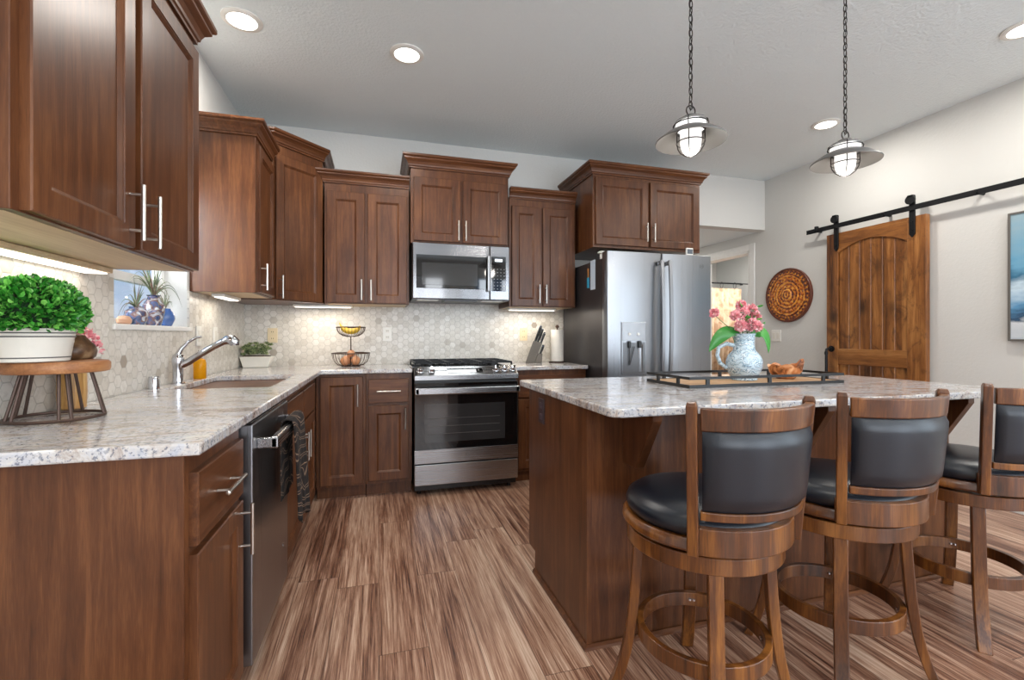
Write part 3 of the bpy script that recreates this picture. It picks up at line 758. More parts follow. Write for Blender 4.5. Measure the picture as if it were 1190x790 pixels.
# corbels
for cx in (.150, .915, 1.695):
    b = MB().prism([(0.0035, .883), (-.195, .883), (-.195, .862), (-.085, .674), (0.0035, .674)], cx, cx+.038, 'x')
    b.build('corbel', M['cab'], r, bevel=.002)
ob = MB(); 
r3 = root('power_outlet', (IX0, 2.04, .80), 'dark brown power outlet on the near-left end of island under the top', 'outlet', PI/2)
def outlet(r3, mat, mat2, w=.072, h=.115, side=-1, rock=False):
    # plate in local xz plane, facing local -y*side
    MB().box(-w/2, w/2, -.006 if side < 0 else 0, 0 if side < 0 else .006, -h/2, h/2, .002).build('cover_plate', mat, r3)
    y0 = -.0075 if side < 0 else .0062; y1 = y0+.0013
    if rock:
        for s in (-.023, .023) if w > .1 else (0,): MB().box(s-.016, s+.016, y0-.001, y1, -.033, .033, .001).build('rocker_switch', mat2, r3)
    else:
        for s in (-.026, .026):
            o = MB().box(-.016, .016, y0, y1, s-.014, s+.014, .0005).build('socket', mat2, r3)
            MB().box(-.008, -.005, y0-.0006, y0-.0001, s-.003, s+.007).box(.005, .008, y0-.0006, y0-.0001, s-.003, s+.007).build('slots', M['black'], o)
M['brown_plastic'] = plain('dark_brown_plastic', srgb(58, 44, 48), .4)
r3.rotation_euler = (0, 0, -PI/2)
outlet(r3, M['brown_plastic'], plain('brown_socket', srgb(84, 70, 80), .35))

# island countertop, near corners rounded
def rrect(x0, x1, y0, y1, rad, n=6):
    p = []
    for cx, cy, a0 in ((x1-rad, y0+rad, -90), (x1-rad, y1-rad, 0), (x0+rad, y1-rad, 90), (x0+rad, y0+rad, 180)):
        for i in range(n+1):
            a = math.radians(a0+90*i/n); p.append((cx+rad*math.cos(a), cy+rad*math.sin(a)))
    return p
o = MB().prism(rrect(.722, 2.735, 1.335, 2.39, .045), .8845, .914).build('countertop', M['granite'], bevel=.005)
tag(o, 'large veined granite countertop on the island', 'countertop')

# ================================================================== BAR STOOLS
def make_stool():
    r = root('bar_stool', (0, 0, 0), 'x', 'bar stool', 0, 'swivel bar stools along the island')
    MB().arc(.13, .228, .508, .556, 0, 360, 48).build('apron', M['stool'], r, smooth=True, bevel=.003)
    MB().lathe([(.12, .5565), (.12, .566)], seg=24).build('swivel_plate', M['nickel'], r, smooth=True)
    MB().lathe([(.205, .5665), (.236, .567), (.242, .575), (.240, .590), (.230, .600), (.15, .600)], seg=48).build('seat_frame', M['stool'], r, smooth=True)
    prof = [(.215, .6005), (.226, .610), (.231, .628), (.224, .648), (.200, .664), (.15, .675), (.08, .680), (.01, .681)]
    MB().lathe(prof, seg=48).build('seat_cushion', M['leather'], r, smooth=True)
    for a in (45, 135, 225, 315):
        an = math.radians(a); rad = Vector((math.cos(an), math.sin(an), 0)); tg = Vector((-math.sin(an), math.cos(an), 0))
        # square legs set parallel to the diagonal, sabre curve outward
        v = []; path = [(.192+.030*t_+.055*t_**4, .5075*(1-t_)) for t_ in [i_/12 for i_ in range(13)]]
        for rr, z in path:
            for su, sv in ((-1, -1), (1, -1), (1, 1), (-1, 1)):
                p = rad*(rr+su*.015)+tg*(sv*.020); v.append((p.x, p.y, z))
        n_ = len(path)
        f = [(4*i+k, 4*i+(k+1) % 4, 4*i+4+(k+1) % 4, 4*i+4+k) for i in range(n_-1) for k in range(4)]+[(0, 1, 2, 3), (4*n_-4, 4*n_-3, 4*n_-2, 4*n_-1)]
        b = MB(); b._add(v, f); b.build('leg', M['stool'], r, bevel=.003, smooth=True)
    fr = MB().arc(.176, .196, .200, .246, 0, 360, 56).build('foot_ring', M['stool'], r, smooth=True, bevel=.002)
    for a in (45, 135, 225, 315):
        for q in (-2.2, 2.2):
            an = math.radians(a+q); c_ = (.1745*math.cos(an), .1745*math.sin(an), .224)
            MB().lathe([(.006, -.003), (.006, .003)], c_, 10).build('bolt', M['chrome'], fr)
    L = .16
    a0, a1 = 270-46, 270+42
    MB().arc(.226, .250, .5665, .640, a0-4, a1+6, 32, 0).build('back_band', M['stool'], r, smooth=True, bevel=.003)
    for a in (a0, a1):
        an = math.radians(a); rad = Vector((math.cos(an), math.sin(an), 0)); tg = Vector((-math.sin(an), math.cos(an), 0))
        v = []; zs = [.568, .66, .76, .86, .94, .968, .980]
        for z in zs:
            rr = .250+L*(z-.57)*.55; hw = .014 if z < .97 else .011; th = .016 if z < .975 else .011
            for su, sv in ((-1, -1), (1, -1), (1, 1), (-1, 1)):
                p = rad*(rr+su*th)+tg*(sv*hw); v.append((p.x, p.y, z))
        n_ = len(zs); f = [(4*i+k, 4*i+(k+1) % 4, 4*i+4+(k+1) % 4, 4*i+4+k) for i in range(n_-1) for k in range(4)]+[(0, 1, 2, 3), (4*n_-4, 4*n_-3, 4*n_-2, 4*n_-1)]
        b = MB(); b._add(v, f); b.build('back_post', M['stool'], r, bevel=.003)
    ln = L*.55
    MB().arc(.240, .264, .905, .965, a0+4, a1-4, 28, ln).build('top_rail', M['stool'], r, smooth=True, bevel=.004)
    MB().arc(.240, .262, .668, .692, a0+4, a1-4, 28, ln).build('lower_rail', M['stool'], r, smooth=True, bevel=.003)
    # padded back
    b = MB(); NA, NZ = 28, 10; v = []
    for side in (0, 1):
        for j in range(NZ+1):
            for i in range(NA+1):
                u, t = i/NA, j/NZ; a = math.radians(a0+5+(a1-a0-10)*u); z = .6925+.212*t
                edge = (max(0, 1-(2*u-1)**8)*max(0, 1-(2*t-1)**8))**.5
                rr = .252+ln*(z-.57)+(1 if side else -1)*(.004+.016*edge)
                v.append((rr*math.cos(a), rr*math.sin(a), z))
    m = (NA+1)*(NZ+1); f = []
    for sd in (0, 1):
        for j in range(NZ):
            for i in range(NA): f.append(tuple(sd*m+q for q in (j*(NA+1)+i, j*(NA+1)+i+1, (j+1)*(NA+1)+i+1, (j+1)*(NA+1)+i)))
    for i in range(NA): f.append((i, i+1, m+i+1, m+i)); q = NZ*(NA+1); f.append((q+i, q+i+1, m+q+i+1, m+q+i))
    for j in range(NZ): q = j*(NA+1); f.append((q, q+NA+1, m+q+NA+1, m+q)); q += NA; f.append((q, q+NA+1, m+q+NA+1, m+q))
    b._add(v, f); b.build('back_pad', M['leather'], r, smooth=True)
    return r
st0 = make_stool()
for i, (x, y, a, br, lab) in enumerate([(.976, 1.232, 3, 17, 'brown wood swivel bar stool with navy leather, leftmost, by the island corner'),
                                    (1.569, 1.268, -1.5, -2, 'middle brown wood swivel bar stool, standing between the two others'),
                                    (2.328, 1.32, -2, -4, 'farthest right bar stool, partly cut off by the right edge of the photo')]):
    o = st0 if i == 0 else copy_tree(st0)
    o.location = (x, y, 0); o.rotation_euler = (0, 0, math.radians(a)); o['label'] = lab
    for ch in o.children:
        if ch.name.split('.')[0] in ('leg', 'foot_ring'): ch.rotation_euler = (0, 0, math.radians(br-a))

# ================================================================== BARN DOOR (local x = along wall, built directly in world coordinates relative to root)
BX = 3.97; Y0, Y1, Z0, Z1 = 2.458, 3.253, .03, 2.065
r = root('barn_door', (BX, Y0, 0), 'knotty wood arched-panel sliding barn door on right wall', 'barn door')
T = Matrix.Translation((-BX, -Y0, 0))
def bd(): return MB(T)
bd().box(BX-.045, BX, Y0, 2.586, Z0, Z1, .003).build('stile', M['alder'], r)
bd().box(BX-.045, BX, 3.147, Y1, Z0, Z1, .003).build('stile', M['alder'], r)
arch = [(2.5862+(3.1468-2.5862)*i/20, 1.885+.085*math.sin(PI*i/20)**.8) for i in range(21)]
bd().prism([(3.1468, Z1), (2.5862, Z1)]+arch, BX-.044, BX-.001, 'x').build('arched_top_rail', M['alderx'], r)
bd().box(BX-.044, BX-.001, 2.5862, 3.1468, .90, 1.038, .003).build('middle_rail', M['alderx'], r)
bd().box(BX-.044, BX-.001, 2.5862, 3.1468, Z0, .20, .003).build('bottom_rail', M['alderx'], r)
def planks(z0, z1):
    b = bd(); n_ = 6; w2 = (3.1466-2.5864)/n_
    for i in range(n_):
        a = 2.5864+w2*i
        b.prism([(BX-.012, a), (BX-.026, a+.0005), (BX-.032, a+.006), (BX-.032, a+w2-.006), (BX-.026, a+w2-.0005), (BX-.012, a+w2)], z0, z1)
    return b
planks(1.036, 1.968).build('panel', M['alder'], r); planks(.20, .901).build('panel', M['alder'], r)
# pipe pull
b = bd(); px = BX-.045; py = 3.205
pts = [(px, py, 1.035), (px-.045, py, 1.035), (px-.058, py, 1.030), (px-.062, py, 1.015), (px-.062, py, .77), (px-.058, py, .755), (px-.045, py, .75), (px, py, .75)]
b.tube(pts, .011, 12)
for z in (1.035, .75): b.lathe([(.028, 0), (.028, -.006), (.016, -.008), (.016, -.02)], (px, py, z), 20, axis='x')
b.tube([(px-.062, py, .985), (px-.062, py, 1.01)], .015, 12)
b.build('pipe_pull', M['iron'], r, smooth=True)
# rail and hangers
r2 = root('barn_door_track', (3.905, 2.2, 2.13), 'black iron sliding track bar across right wall above the barn door', 'track')
T2 = Matrix.Translation((-3.905, -2.2, -2.13))
MB(T2).box(3.902, 3.910, .55, 3.44, 2.108, 2.148, .001).build('rail_bar', M['iron'], r2)
for y in (3.36, 2.75, 2.15, 1.5, .8):
    b = MB(T2).lathe([(.012, 3.9105-3.905), (.012, XR-.001-3.905)], (3.905, y, 2.128), 14, axis='x'); b.lathe([(.014, -.012), (.014, -.0035)], (3.905, y, 2.128), 6, axis='x')
    b.build('standoff_bolt', M['iron'], r2)
MB(T2).box(3.885, 3.915, 3.32, 3.345, 2.12, 2.165, .004).build('end_stop', M['iron'], r2)
for y in (3.155, 2.545):
    h = bd()
    h.box(BX-.058, BX-.0455, y-.02, y+.02, 1.93, 2.30-.085, .002)
    h.prism([(y-.02, 1.93), (y+.02, 1.93), (y, 1.905)], BX-.057, BX-.046, 'x')
    h.lathe([(.034, 0), (.034, -.014)], (BX-.066, y, 2.188), 24, axis='x')
    h.box(BX-.080, BX-.046, y-.02, y+.02, 2.205, 2.225, .004)
    for z in (1.96, 2.03): h.lathe([(.008, 0), (.008, -.006)], (BX-.058, y, z), 6, axis='x')
    h.build('hanger', M['iron'], r)

# carved disc on right wall
n = NT('carved_glazed_wood')
co = n.objco(rand=False)
sp = n.node('ShaderNodeSeparateXYZ', {0: co})
rr = n.math('SQRT', n.math('ADD', n.math('POWER', sp.outputs[1], 2.0), n.math('POWER', sp.outputs[2], 2.0)))
vo = n.node('ShaderNodeTexVoronoi', {'Vector': co, 'Scale': 42.0})
nz = n.node('ShaderNodeTexNoise', {'Vector': co, 'Scale': 26.0, 'Detail': 5.0})
vv = n.math('ADD', n.math('MULTIPLY', vo.outputs['Distance'], .55), n.math('MULTIPLY', nz.outputs[0], .5))
ring = n.node('ShaderNodeTexWave', {'Vector': co, 'Scale': 9.0, 'Distortion': 3.0, 'Detail': 3.0}, wave_type='RINGS', rings_direction='X').outputs[1]
vv = n.math('ADD', n.math('MULTIPLY', vv, .72), n.math('MULTIPLY', ring, .26))
M['disc'] = n.set(color=n.ramp(vv, [(.30, srgb(62, 22, 10)), (.44, srgb(150, 66, 18)), (.56, srgb(214, 130, 34)), (.7, srgb(236, 172, 70))]), rough=.3, coat=.3, normal=n.bump(vv, .006, .8))
M['disc_boss'] = plain('disc_boss', srgb(176, 92, 28), .3)
M['disc_rim'] = plain('disc_rim', srgb(96, 42, 20), .35)
r = root('carved_wall_disc', (XR-.002, 3.714, 1.562), 'round carved orange-brown decorative disc on right wall', 'wall decoration')
R = .272
MB().lathe([(R, 0), (R, -.022), (R*.985, -.026), (R*.94, -.026), (R*.93, -.020)], seg=56, axis='x').build('rim', M['disc_rim'], r, smooth=True)
o = MB().lathe([(R*.93, -.004), (R*.93, -.020), (R*.78, -.022), (R*.77, -.027), (R*.74, -.027), (R*.73, -.021), (R*.5, -.023), (R*.49, -.030), (R*.46, -.030), (R*.45, -.024), (R*.22, -.026), (R*.2, -.034), (R*.02, -.036)], seg=56, axis='x').build('carved_face', M['disc'], r, smooth=True)
for k in range(36):
    a = 2*PI*k/36; MB().box(-.030, -.019, R*.855*math.cos(a)-.010, R*.855*math.cos(a)+.010, R*.855*math.sin(a)-.010, R*.855*math.sin(a)+.010, .003, 1).build('bead', M['disc_rim'], r)
for ring, cnt, q in ((.62, 20, .016), (.35, 12, .013)):
    for k in range(cnt):
        a = 2*PI*k/cnt; c_ = (-.024, R*ring*math.cos(a), R*ring*math.sin(a)); MB().lathe([(q, 0), (q*.8, -.006), (q*.3, -.010)], c_, 8, axis='x').build('carved_boss', M['disc_boss'], r)
# light switch under the disc
r = root('light_switch', (XR-.001, 3.868, 1.154), 'white two-gang light switch on right wall below the carved disc', 'light switch', -PI/2)
outlet(r, M['white_plastic'], M['ceramic'], .118, .118, rock=True)
# picture at the right edge
n = NT('seascape_print')
co = n.objco(rand=False); sp = n.node('ShaderNodeSeparateXYZ', {0: co})
nz = n.node('ShaderNodeTexNoise', {'Vector': n.node('ShaderNodeMapping', {'Vector': co, 'Scale': (1, 4, 10)}).outputs[0], 'Scale': 1.8, 'Detail': 6.0})
h = n.math('ADD', sp.outputs[2], n.math('MULTIPLY', n.math('SUBTRACT', nz.outputs[0], .5), .22))
M['print'] = n.set(color=n.ramp(n.math('DIVIDE', h, .8), [(.0, srgb(190, 198, 205)), (.12, srgb(212, 216, 220)), (.17, srgb(52, 78, 104)), (.26, srgb(96, 150, 190)), (.40, srgb(200, 220, 232)), (.50, srgb(60, 110, 140)), (.62, srgb(110, 165, 195)), (1, srgb(150, 175, 185))]), rough=.25)
r = root('framed_picture', (XR-.001, 1.15, 1.13), 'tall blue seascape picture at the right edge of the photo', 'picture')
MB().box(-.028, 0, 0, .844, 0, .808).build('canvas', M['print'], r)
b = MB().box(-.034, 0, .8445, .856, -.012, .82).box(-.034, 0, -.012, -.0005, -.012, .82).box(-.034, 0, 0, .844, -.012, -.0005).box(-.034, 0, 0, .844, .8085, .82)
b.build('frame', plain('grey_frame', srgb(120, 116, 110), .4, .5), r)

# bathroom curtain
n = NT('tan_curtain_fabric'); nz = n.node('ShaderNodeTexNoise', {'Vector': n.objco((3, 3, 3)), 'Scale': 2.0, 'Detail': 6.0, 'Distortion': 2.0})
M['curtain'] = n.set(color=n.ramp(nz.outputs[0], [(.35, srgb(176, 140, 110)), (.5, srgb(206, 178, 148)), (.7, srgb(222, 200, 174))]), rough=.8)
b = MB(); N = 80; v = []
for j in range(2):
    for i in range(N+1): v.append((4.3+.84*i/N, 5.62+.022*math.sin(i*.75), .12 if j == 0 else 1.845))
b._add(v, [(i, i+1, N+2+i, N+1+i) for i in range(N)])
o = b.build('shower_curtain', M['curtain'], smooth=True); md = o.modifiers.new('t', 'SOLIDIFY'); md.thickness = .003
tag(o, 'tan marbled shower curtain seen through the hallway doorway', 'curtain')
r = root('curtain_rod', (4.72, 5.62, 1.92), 'dark curtain rod with rings beyond the hallway doorway', 'curtain rod')
MB().tube([(-.60, 0, 0), (.43, 0, 0)], .011, 12).build('rod', M['iron'], r, smooth=True)
for k in range(4):
    cx = -.38+.23*k
    MB().tube([(cx, .028*math.cos(a), -.028+.045*math.sin(a)) for a in [2*PI*i/16 for i in range(16)]], .003, 6, True).build('ring', M['iron'], r)
MB().tube([(.43, 0, 0), (.43, 0, -.02)], .022, 12).build('rod_end', M['iron'], r)
MB().tube([(.43, 0, 0), (.725, 0, 0)], .008, 8).build('bracket', M['iron'], r)

# ================================================================== OUTLETS ON BACKSPLASH
for x, z, mt, mt2, lab in ((-.80, 1.155, 'cream_plastic', 'cream_plastic', 'cream power outlet on tile above the small planter'),
                      (.07, 1.165, 'white_plastic', 'ceramic', 'white power outlet on tile between fruit basket and range'),
                      (1.265, 1.165, 'cream_plastic', 'cream_plastic', 'cream power outlet on tile behind the knife block')):
    r = root('power_outlet', (x, YB-.0105, z), lab, 'outlet'); outlet(r, M[mt], M[mt2])
for y, lab in ((3.06, 'white switch plate on left tile wall next to the window'), (3.34, 'white switch plate on left tile wall nearer the corner')):
    r = root('light_switch', (XL+.0105, y, 1.15), lab, 'light switch', PI/2); outlet(r, M['white_plastic'], M['ceramic'], rock=True)

# ================================================================== UNDER-CABINET LIGHTS
def ucl(x0, x1, y0, y1, z, lab, power, rot=0, big=False):
    cx, cy = (x0+x1)/2, (y0+y1)/2
    r = root('under_cabinet_light', (cx, cy, z-.022), lab, 'light fixture')
    MB().box(x0-cx, x1-cx, y0-cy, y1-cy, .004, .0215, .003).build('housing', M['cabin'] if big else M['white_plastic'], r)
    MB().box(x0-cx+.012, x1-cx-.012, y0-cy+.012, y1-cy-.012, -.0, .0038).build('diffuser', M['led'], r)
    area('under_cabinet_lamp', (cx, cy, z-.026), (0, 0, 0), x1-x0-.03, y1-y0-.02, power, (1, .90, .76))
ucl(XL+.012, XL+.10, 1.16, 1.98, 1.391, 'long under-cabinet light bar below the nearest upper cabinet', .75, big=True)
ucl(-.93, -.86, 3.05, 3.38, 1.397, 'short under-cabinet light bar in the corner beside the window', .8)
ucl(-.62, -.20, 3.80, 3.86, 1.391, 'slim under-cabinet light bar above fruit basket', 1.9)
ucl(1.07, 1.50, 3.80, 3.86, 1.391, 'slim under-cabinet light bar above the knife block', 1.9)
area('microwave_lamp', (.62, 3.68, 1.415), (0, 0, 0), .4, .06, .9, (.95, 1, 1))

# ================================================================== CEILING LIGHTS
cl = [(.16, .45, 'recessed light added unseen before the dishwasher to light the counters'), (1.75, .45, 'recessed light added unseen behind the middle bar stool to light the floor'),  # first six fixtures are added out of view to light floor and counters
      (3.36, .45, 'recessed light added unseen beside the framed picture to light the floor'), (.16, -1.6, 'recessed light added unseen by the rear windows, left'), (1.75, -1.6, 'recessed light added unseen by the rear windows, centre'), (3.36, -1.6, 'recessed light added unseen by the rear windows, right'),
      (.16, 2.79, 'recessed ceiling light left of centre, above the range aisle'), (-.69, 2.73, 'leftmost recessed ceiling light near the left wall'),
      (3.37, 2.80, 'recessed ceiling light behind the right pendant'), (3.36, 1.63, 'recessed ceiling light at the right edge of the photo')]
first = None
for x, y, lab in cl:
    if first is None:
        first = r = root('recessed_light', (x, y, ZC), lab, 'ceiling light', 0, 'recessed ceiling lights')
        MB().lathe([(.070, -.002), (.098, -.0005), (.098, -.006), (.085, -.012), (.072, -.012)], seg=36, cap=False).build('trim_ring', M['white_plastic'], r, smooth=True)
        MB().lathe([(.071, -.004), (.071, -.009), (.02, -.011)], seg=32).build('lens', M['lens'], r)
    else:
        r = copy_tree(first); r.location = (x, y, ZC); r['label'] = lab
for x, y in [(c_[0], c_[1]) for c_ in cl]:
    d = bpy.data.lights.new('recessed_lamp', 'AREA'); d.shape = 'DISK'; d.size = .14; d.energy = 11; d.color = (1, .95, .88)
    o = bpy.data.objects.new('recessed_lamp', d); C.objects.link(o); o.location = (x, y, ZC-.02)

# ================================================================== PENDANTS
M['bronze'] = plain('aged_bronze', srgb(48, 44, 42), .45, .7)
M['zinc'] = plain('galvanised_metal', srgb(128, 127, 125), .42, .75)
def make_pendant():
    r = root('pendant_lamp', (0, 0, 0), 'x', 'pendant lamp', 0, 'lantern pendants over the island')
    # origin = bottom of the globe
    SC = .91; top = (ZC-1.942)/SC
    MB().lathe([(.062, top-.001), (.062, top-.006), (.045, top-.012), (.008, top-.016)], seg=28).build('ceiling_canopy', M['bronze'], r, smooth=True)
    b = MB(); z = .215; k = 0
    while z < top-.045:
        w1, h1 = .009, .021
        pts = []
        for i in range(14):
            a = 2*PI*i/14; u = w1*math.cos(a); vz = h1*math.sin(a)
            pts.append((u, 0, z+vz) if k % 2 == 0 else (0, u, z+vz))
        b.tube(pts, .0024, 6, True); z += .034; k += 1
    b.tube([(.004*math.sin(i*.9), .004*math.cos(i*.9), .19+(top-.22)*i/40) for i in range(41)], .0018, 5)
    b.build('chain', M['bronze'], r, smooth=True)
    MB().tube([(.024*math.cos(a), 0, .190+.024*math.sin(a)) for a in [2*PI*i/24 for i in range(24)]], .003, 8, True).build('hanging_ring', M['bronze'], r, smooth=True)
    MB().lathe([(.072, .137), (.068, .143), (.038, .149), (.034, .162), (.026, .167), (.010, .170)], seg=32).build('cap', M['zinc'], r, smooth=True)
    o = MB().lathe([(.056, .100), (.066, .106), (.069, .119), (.067, .131), (.058, .1365)], seg=32, cap=False).build('upper_glass', M['globe'], r, smooth=True)
    MB().lathe([(.060, .098), (.078, .101), (.118, .080), (.158, .050), (.160, .046), (.158, .0425), (.116, .074), (.076, .095), (.060, .093)], seg=48, cap=False).build('shade', M['zinc'], r, smooth=True)
    MB().lathe([(.047, .100), (.048, .075), (.048, .045), (.045, .020), (.036, -.002), (.020, -.016), (.003, -.020)], seg=32).build('globe', M['globe'], r, smooth=True)
    b = MB()
    for q in range(4):
        a = PI/4+q*PI/2; cx, sy = math.cos(a), math.sin(a)
        b.tube([(cx*rr, sy*rr, z) for rr, z in ((.060, .148), (.074, .138), (.078, .120), (.074, .104), (.062, .090), (.063, .045), (.058, .018), (.044, -.006), (.022, -.022), (0, -.026))], .0026, 6)
    for rr, z in ((.064, .040), (.062, .090), (.078, .122)):
        b.tube([(rr*math.cos(a), rr*math.sin(a), z) for a in [2*PI*i/32 for i in range(32)]], .0027, 6, True)
    b.build('cage', M['bronze'], r, smooth=True)
    return r
p0 = make_pendant()
for i, (x, y, lab) in enumerate([(1.285, 1.69, 'left galvanised lantern pendant lamp hanging over the island'), (2.155, 1.69, 'right galvanised lantern pendant lamp hanging over the island')]):
    o = p0 if i == 0 else copy_tree(p0)
    o.location = (x, y, 1.942); o.scale = (.91,)*3; o['label'] = lab
    d = bpy.data.lights.new('pendant_bulb', 'POINT'); d.energy = 4; d.shadow_soft_size = .06; d.color = (1, .93, .84)
    l = bpy.data.objects.new('pendant_bulb', d); C.objects.link(l); l.location = (x, y, 1.91)

# ================================================================== THINGS ON LEFT COUNTER
SX, SY = -.885, 1.63
r = root('display_riser', (SX, SY, .9145), 'round wooden display riser on flared metal legs at the left end of counter', 'riser')
MB().lathe([(.108, .132), (.116, .134), (.119, .142), (.119, .158), (.114, .164), (.10, .1655)], seg=48).build('riser_top', M['riser'], r, smooth=True)
MB().tube([(.106*math.cos(a), .106*math.sin(a), .005) for a in [2*PI*i/40 for i in range(40)]], .0045, 8, True).build('base_ring', plain('brown_metal', srgb(84, 66, 58), .45, .5), r, smooth=True)
for q in range(5):
    for dlt in (-7, 7):
        a0_ = math.radians(q*72+20+dlt*.8); a1_ = math.radians(q*72+20+dlt)
        MB().tube([(.075*math.cos(a0_), .075*math.sin(a0_), .132), (.105*math.cos(a1_), .105*math.sin(a1_), .006)], .0042, 8).build('leg', bpy.data.materials['brown_metal'], r, smooth=True)

def leaf(b, p, d, L, Wd, nrm=None, fold=.25, curl=0):
    d = d.normalized(); s = d.cross(nrm or Vector((random.uniform(-1, 1), random.uniform(-1, 1), random.uniform(-1, 1)))).normalized(); u = s.cross(d)
    pts = [p, p+d*L*.35+s*Wd*.5+u*Wd*fold, p+d*L*.75+s*Wd*.38+u*(Wd*fold-curl*L*.5), p+d*L-u*curl*L, p+d*L*.75-s*Wd*.38+u*(Wd*fold-curl*L*.5), p+d*L*.35-s*Wd*.5+u*Wd*fold, p+d*L*.5-u*curl*L*.2]
    v = [b.bm.verts.new(b.T @ q) for q in pts]
    for f in ((0, 1, 6), (1, 2, 6), (2, 3, 6), (3, 4, 6), (4, 5, 6), (5, 0, 6)): b.bm.faces.new([v[i] for i in f])
def leafmat(name, a, b_, c_):
    n = NT(name); g = n.n.new('ShaderNodeNewGeometry')
    return n.set(color=n.ramp(g.outputs['Random Per Island'], [(0, a), (.5, b_), (1, c_)]), rough=.4, coat=.2)
M['box'] = leafmat('boxwood_leaf', srgb(24, 84, 24), srgb(58, 150, 46), srgb(140, 214, 100))
r = root('potted_boxwood', (-.905, 1.575, 1.0805), 'bushy green boxwood in a white banded oval tub on the wooden riser', 'plant')
MB().lathe([(.072, 0), (.076, .002), (.088, .080), (.092, .084), (.090, .090), (.083, .088), (.080, .070)], seg=48, sx=.95, sy=1.0).build('tub', M['ceramic'], r, smooth=True)
for z, rr in ((.012, .0775), (.068, .0872), (.078, .0885)):
    MB().tube([(rr*.95*math.cos(a), rr*math.sin(a), z) for a in [2*PI*i/48 for i in range(48)]], .0018, 6, True).build('band', M['grey_band'], r)
b = MB()
for i in range(2300):
    th = random.uniform(0, 2*PI); cz = random.uniform(-.55, 1); sr = math.sqrt(max(0, 1-cz*cz)); k = random.uniform(.80, 1.0)
    nn = Vector((sr*math.cos(th), sr*math.sin(th), cz))
    p = Vector((nn.x*.100*k, nn.y*.135*k, .135+nn.z*.088*k)) 
    leaf(b, p, nn+Vector((random.uniform(-.7, .7), random.uniform(-.7, .7), random.uniform(-.3, .9))), random.uniform(.014, .022), random.uniform(.011, .016))
b.build('foliage', M['box'], r, smooth=False)
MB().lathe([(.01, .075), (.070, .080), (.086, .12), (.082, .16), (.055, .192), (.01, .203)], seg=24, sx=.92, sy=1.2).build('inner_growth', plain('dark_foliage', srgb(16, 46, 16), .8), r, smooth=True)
b = MB(); b.lathe([(.030, 0), (.037, .006), (.040, .020), (.036, .034), (.024, .046), (.017, .054), (.013, .060), (.003, .062)], seg=24, sx=.75, sy=1.1)
n = NT('brown_stone'); nz = n.node('ShaderNodeTexNoise', {'Vector': n.objco(), 'Scale': 30.0, 'Detail': 6.0})
M['stone'] = n.set(color=n.ramp(nz.outputs[0], [(.35, srgb(58, 38, 24)), (.55, srgb(104, 74, 48)), (.7, srgb(150, 122, 90))]), rough=.4, normal=n.bump(nz.outputs[0], .003, .5))
o = b.build('carved_stone', M['stone'], smooth=True); o.location = (-.872, 1.708, 1.0805); o.scale = (1.3, 1.3, 1.2)
tag(o, 'brown pear-shaped stone on the riser right of the boxwood', 'stone')
# vase with pink bloom behind the riser
r = root('flower_vase', (-.955, 1.835, .9145), 'gold-brown wood-grained vase with pink blossoms behind the riser', 'vase')
M['agate'] = wood('golden_log', srgb(96, 56, 24), srgb(186, 138, 74), srgb(226, 190, 120), 'Z', .4, 2.2, .3)
MB().lathe([(.030, 0), (.035, .004), (.037, .05), (.036, .11), (.034, .145), (.028, .150)], seg=20, sx=1, sy=1.1).build('vase_body', M['agate'], r, smooth=True)
M['pink'] = leafmat('pink_petal', srgb(226, 120, 134), srgb(244, 170, 178), srgb(252, 216, 216))
def blossom(b, c, R, n_=60, L=.014):
    for i in range(n_):
        nn = Vector((random.gauss(0, 1), random.gauss(0, 1), random.gauss(0, 1))).normalized()
        leaf(b, Vector(c)+nn*R*random.uniform(.3, .8), nn+Vector((0, 0, .3)), L, L*.9, fold=.15, curl=.2)
b = MB()
for i in range(34): blossom(b, (random.uniform(-.028, .04), random.uniform(-.05, .075), random.uniform(.160, .262)), .02, 34)
b.build('blossoms', M['pink'], r)

# vases with air plants on the window sill
n = NT('blue_brown_glaze'); nz = n.node('ShaderNodeTexNoise', {'Vector': n.objco(), 'Scale': 22.0, 'Detail': 4.0, 'Distortion': 1.5})
M['glaze'] = n.set(color=n.ramp(nz.outputs[0], [(.34, srgb(30, 40, 62)), (.46, srgb(70, 90, 130)), (.54, srgb(112, 72, 48)), (.64, srgb(196, 200, 208))]), rough=.12, coat=.6)
n = NT('blue_glass_glaze'); M['blueglaze'] = plain('blue_glass_glaze', srgb(58, 92, 150), .08, 0, coat=.7)
M['air'] = leafmat('air_plant_leaf', srgb(74, 96, 66), srgb(128, 140, 104), srgb(140, 90, 86))
def air_plant(r, z, n_, L, seed):
    rnd = random.Random(seed); b = MB()
    for i in range(n_):
        a = 2*PI*i/n_+rnd.uniform(-.2, .2); el = rnd.uniform(.35, 1.35); l = L*rnd.uniform(.7, 1.1); pts = []; rad = []
        for k in range(9):
            t = k/8; h = l*t
            pts.append((math.cos(a)*h*math.cos(el)*.55, math.sin(a)*h*math.cos(el), z+h*math.sin(el)-1.3*(h*math.cos(el))**2/l*t)); rad.append(.0034*(1-t)+.0004)
        b.tube(pts, .003, 5, rad=rad)
    b.build('air_plant', M['air'], r, smooth=True)
sz = WZ0+.0045
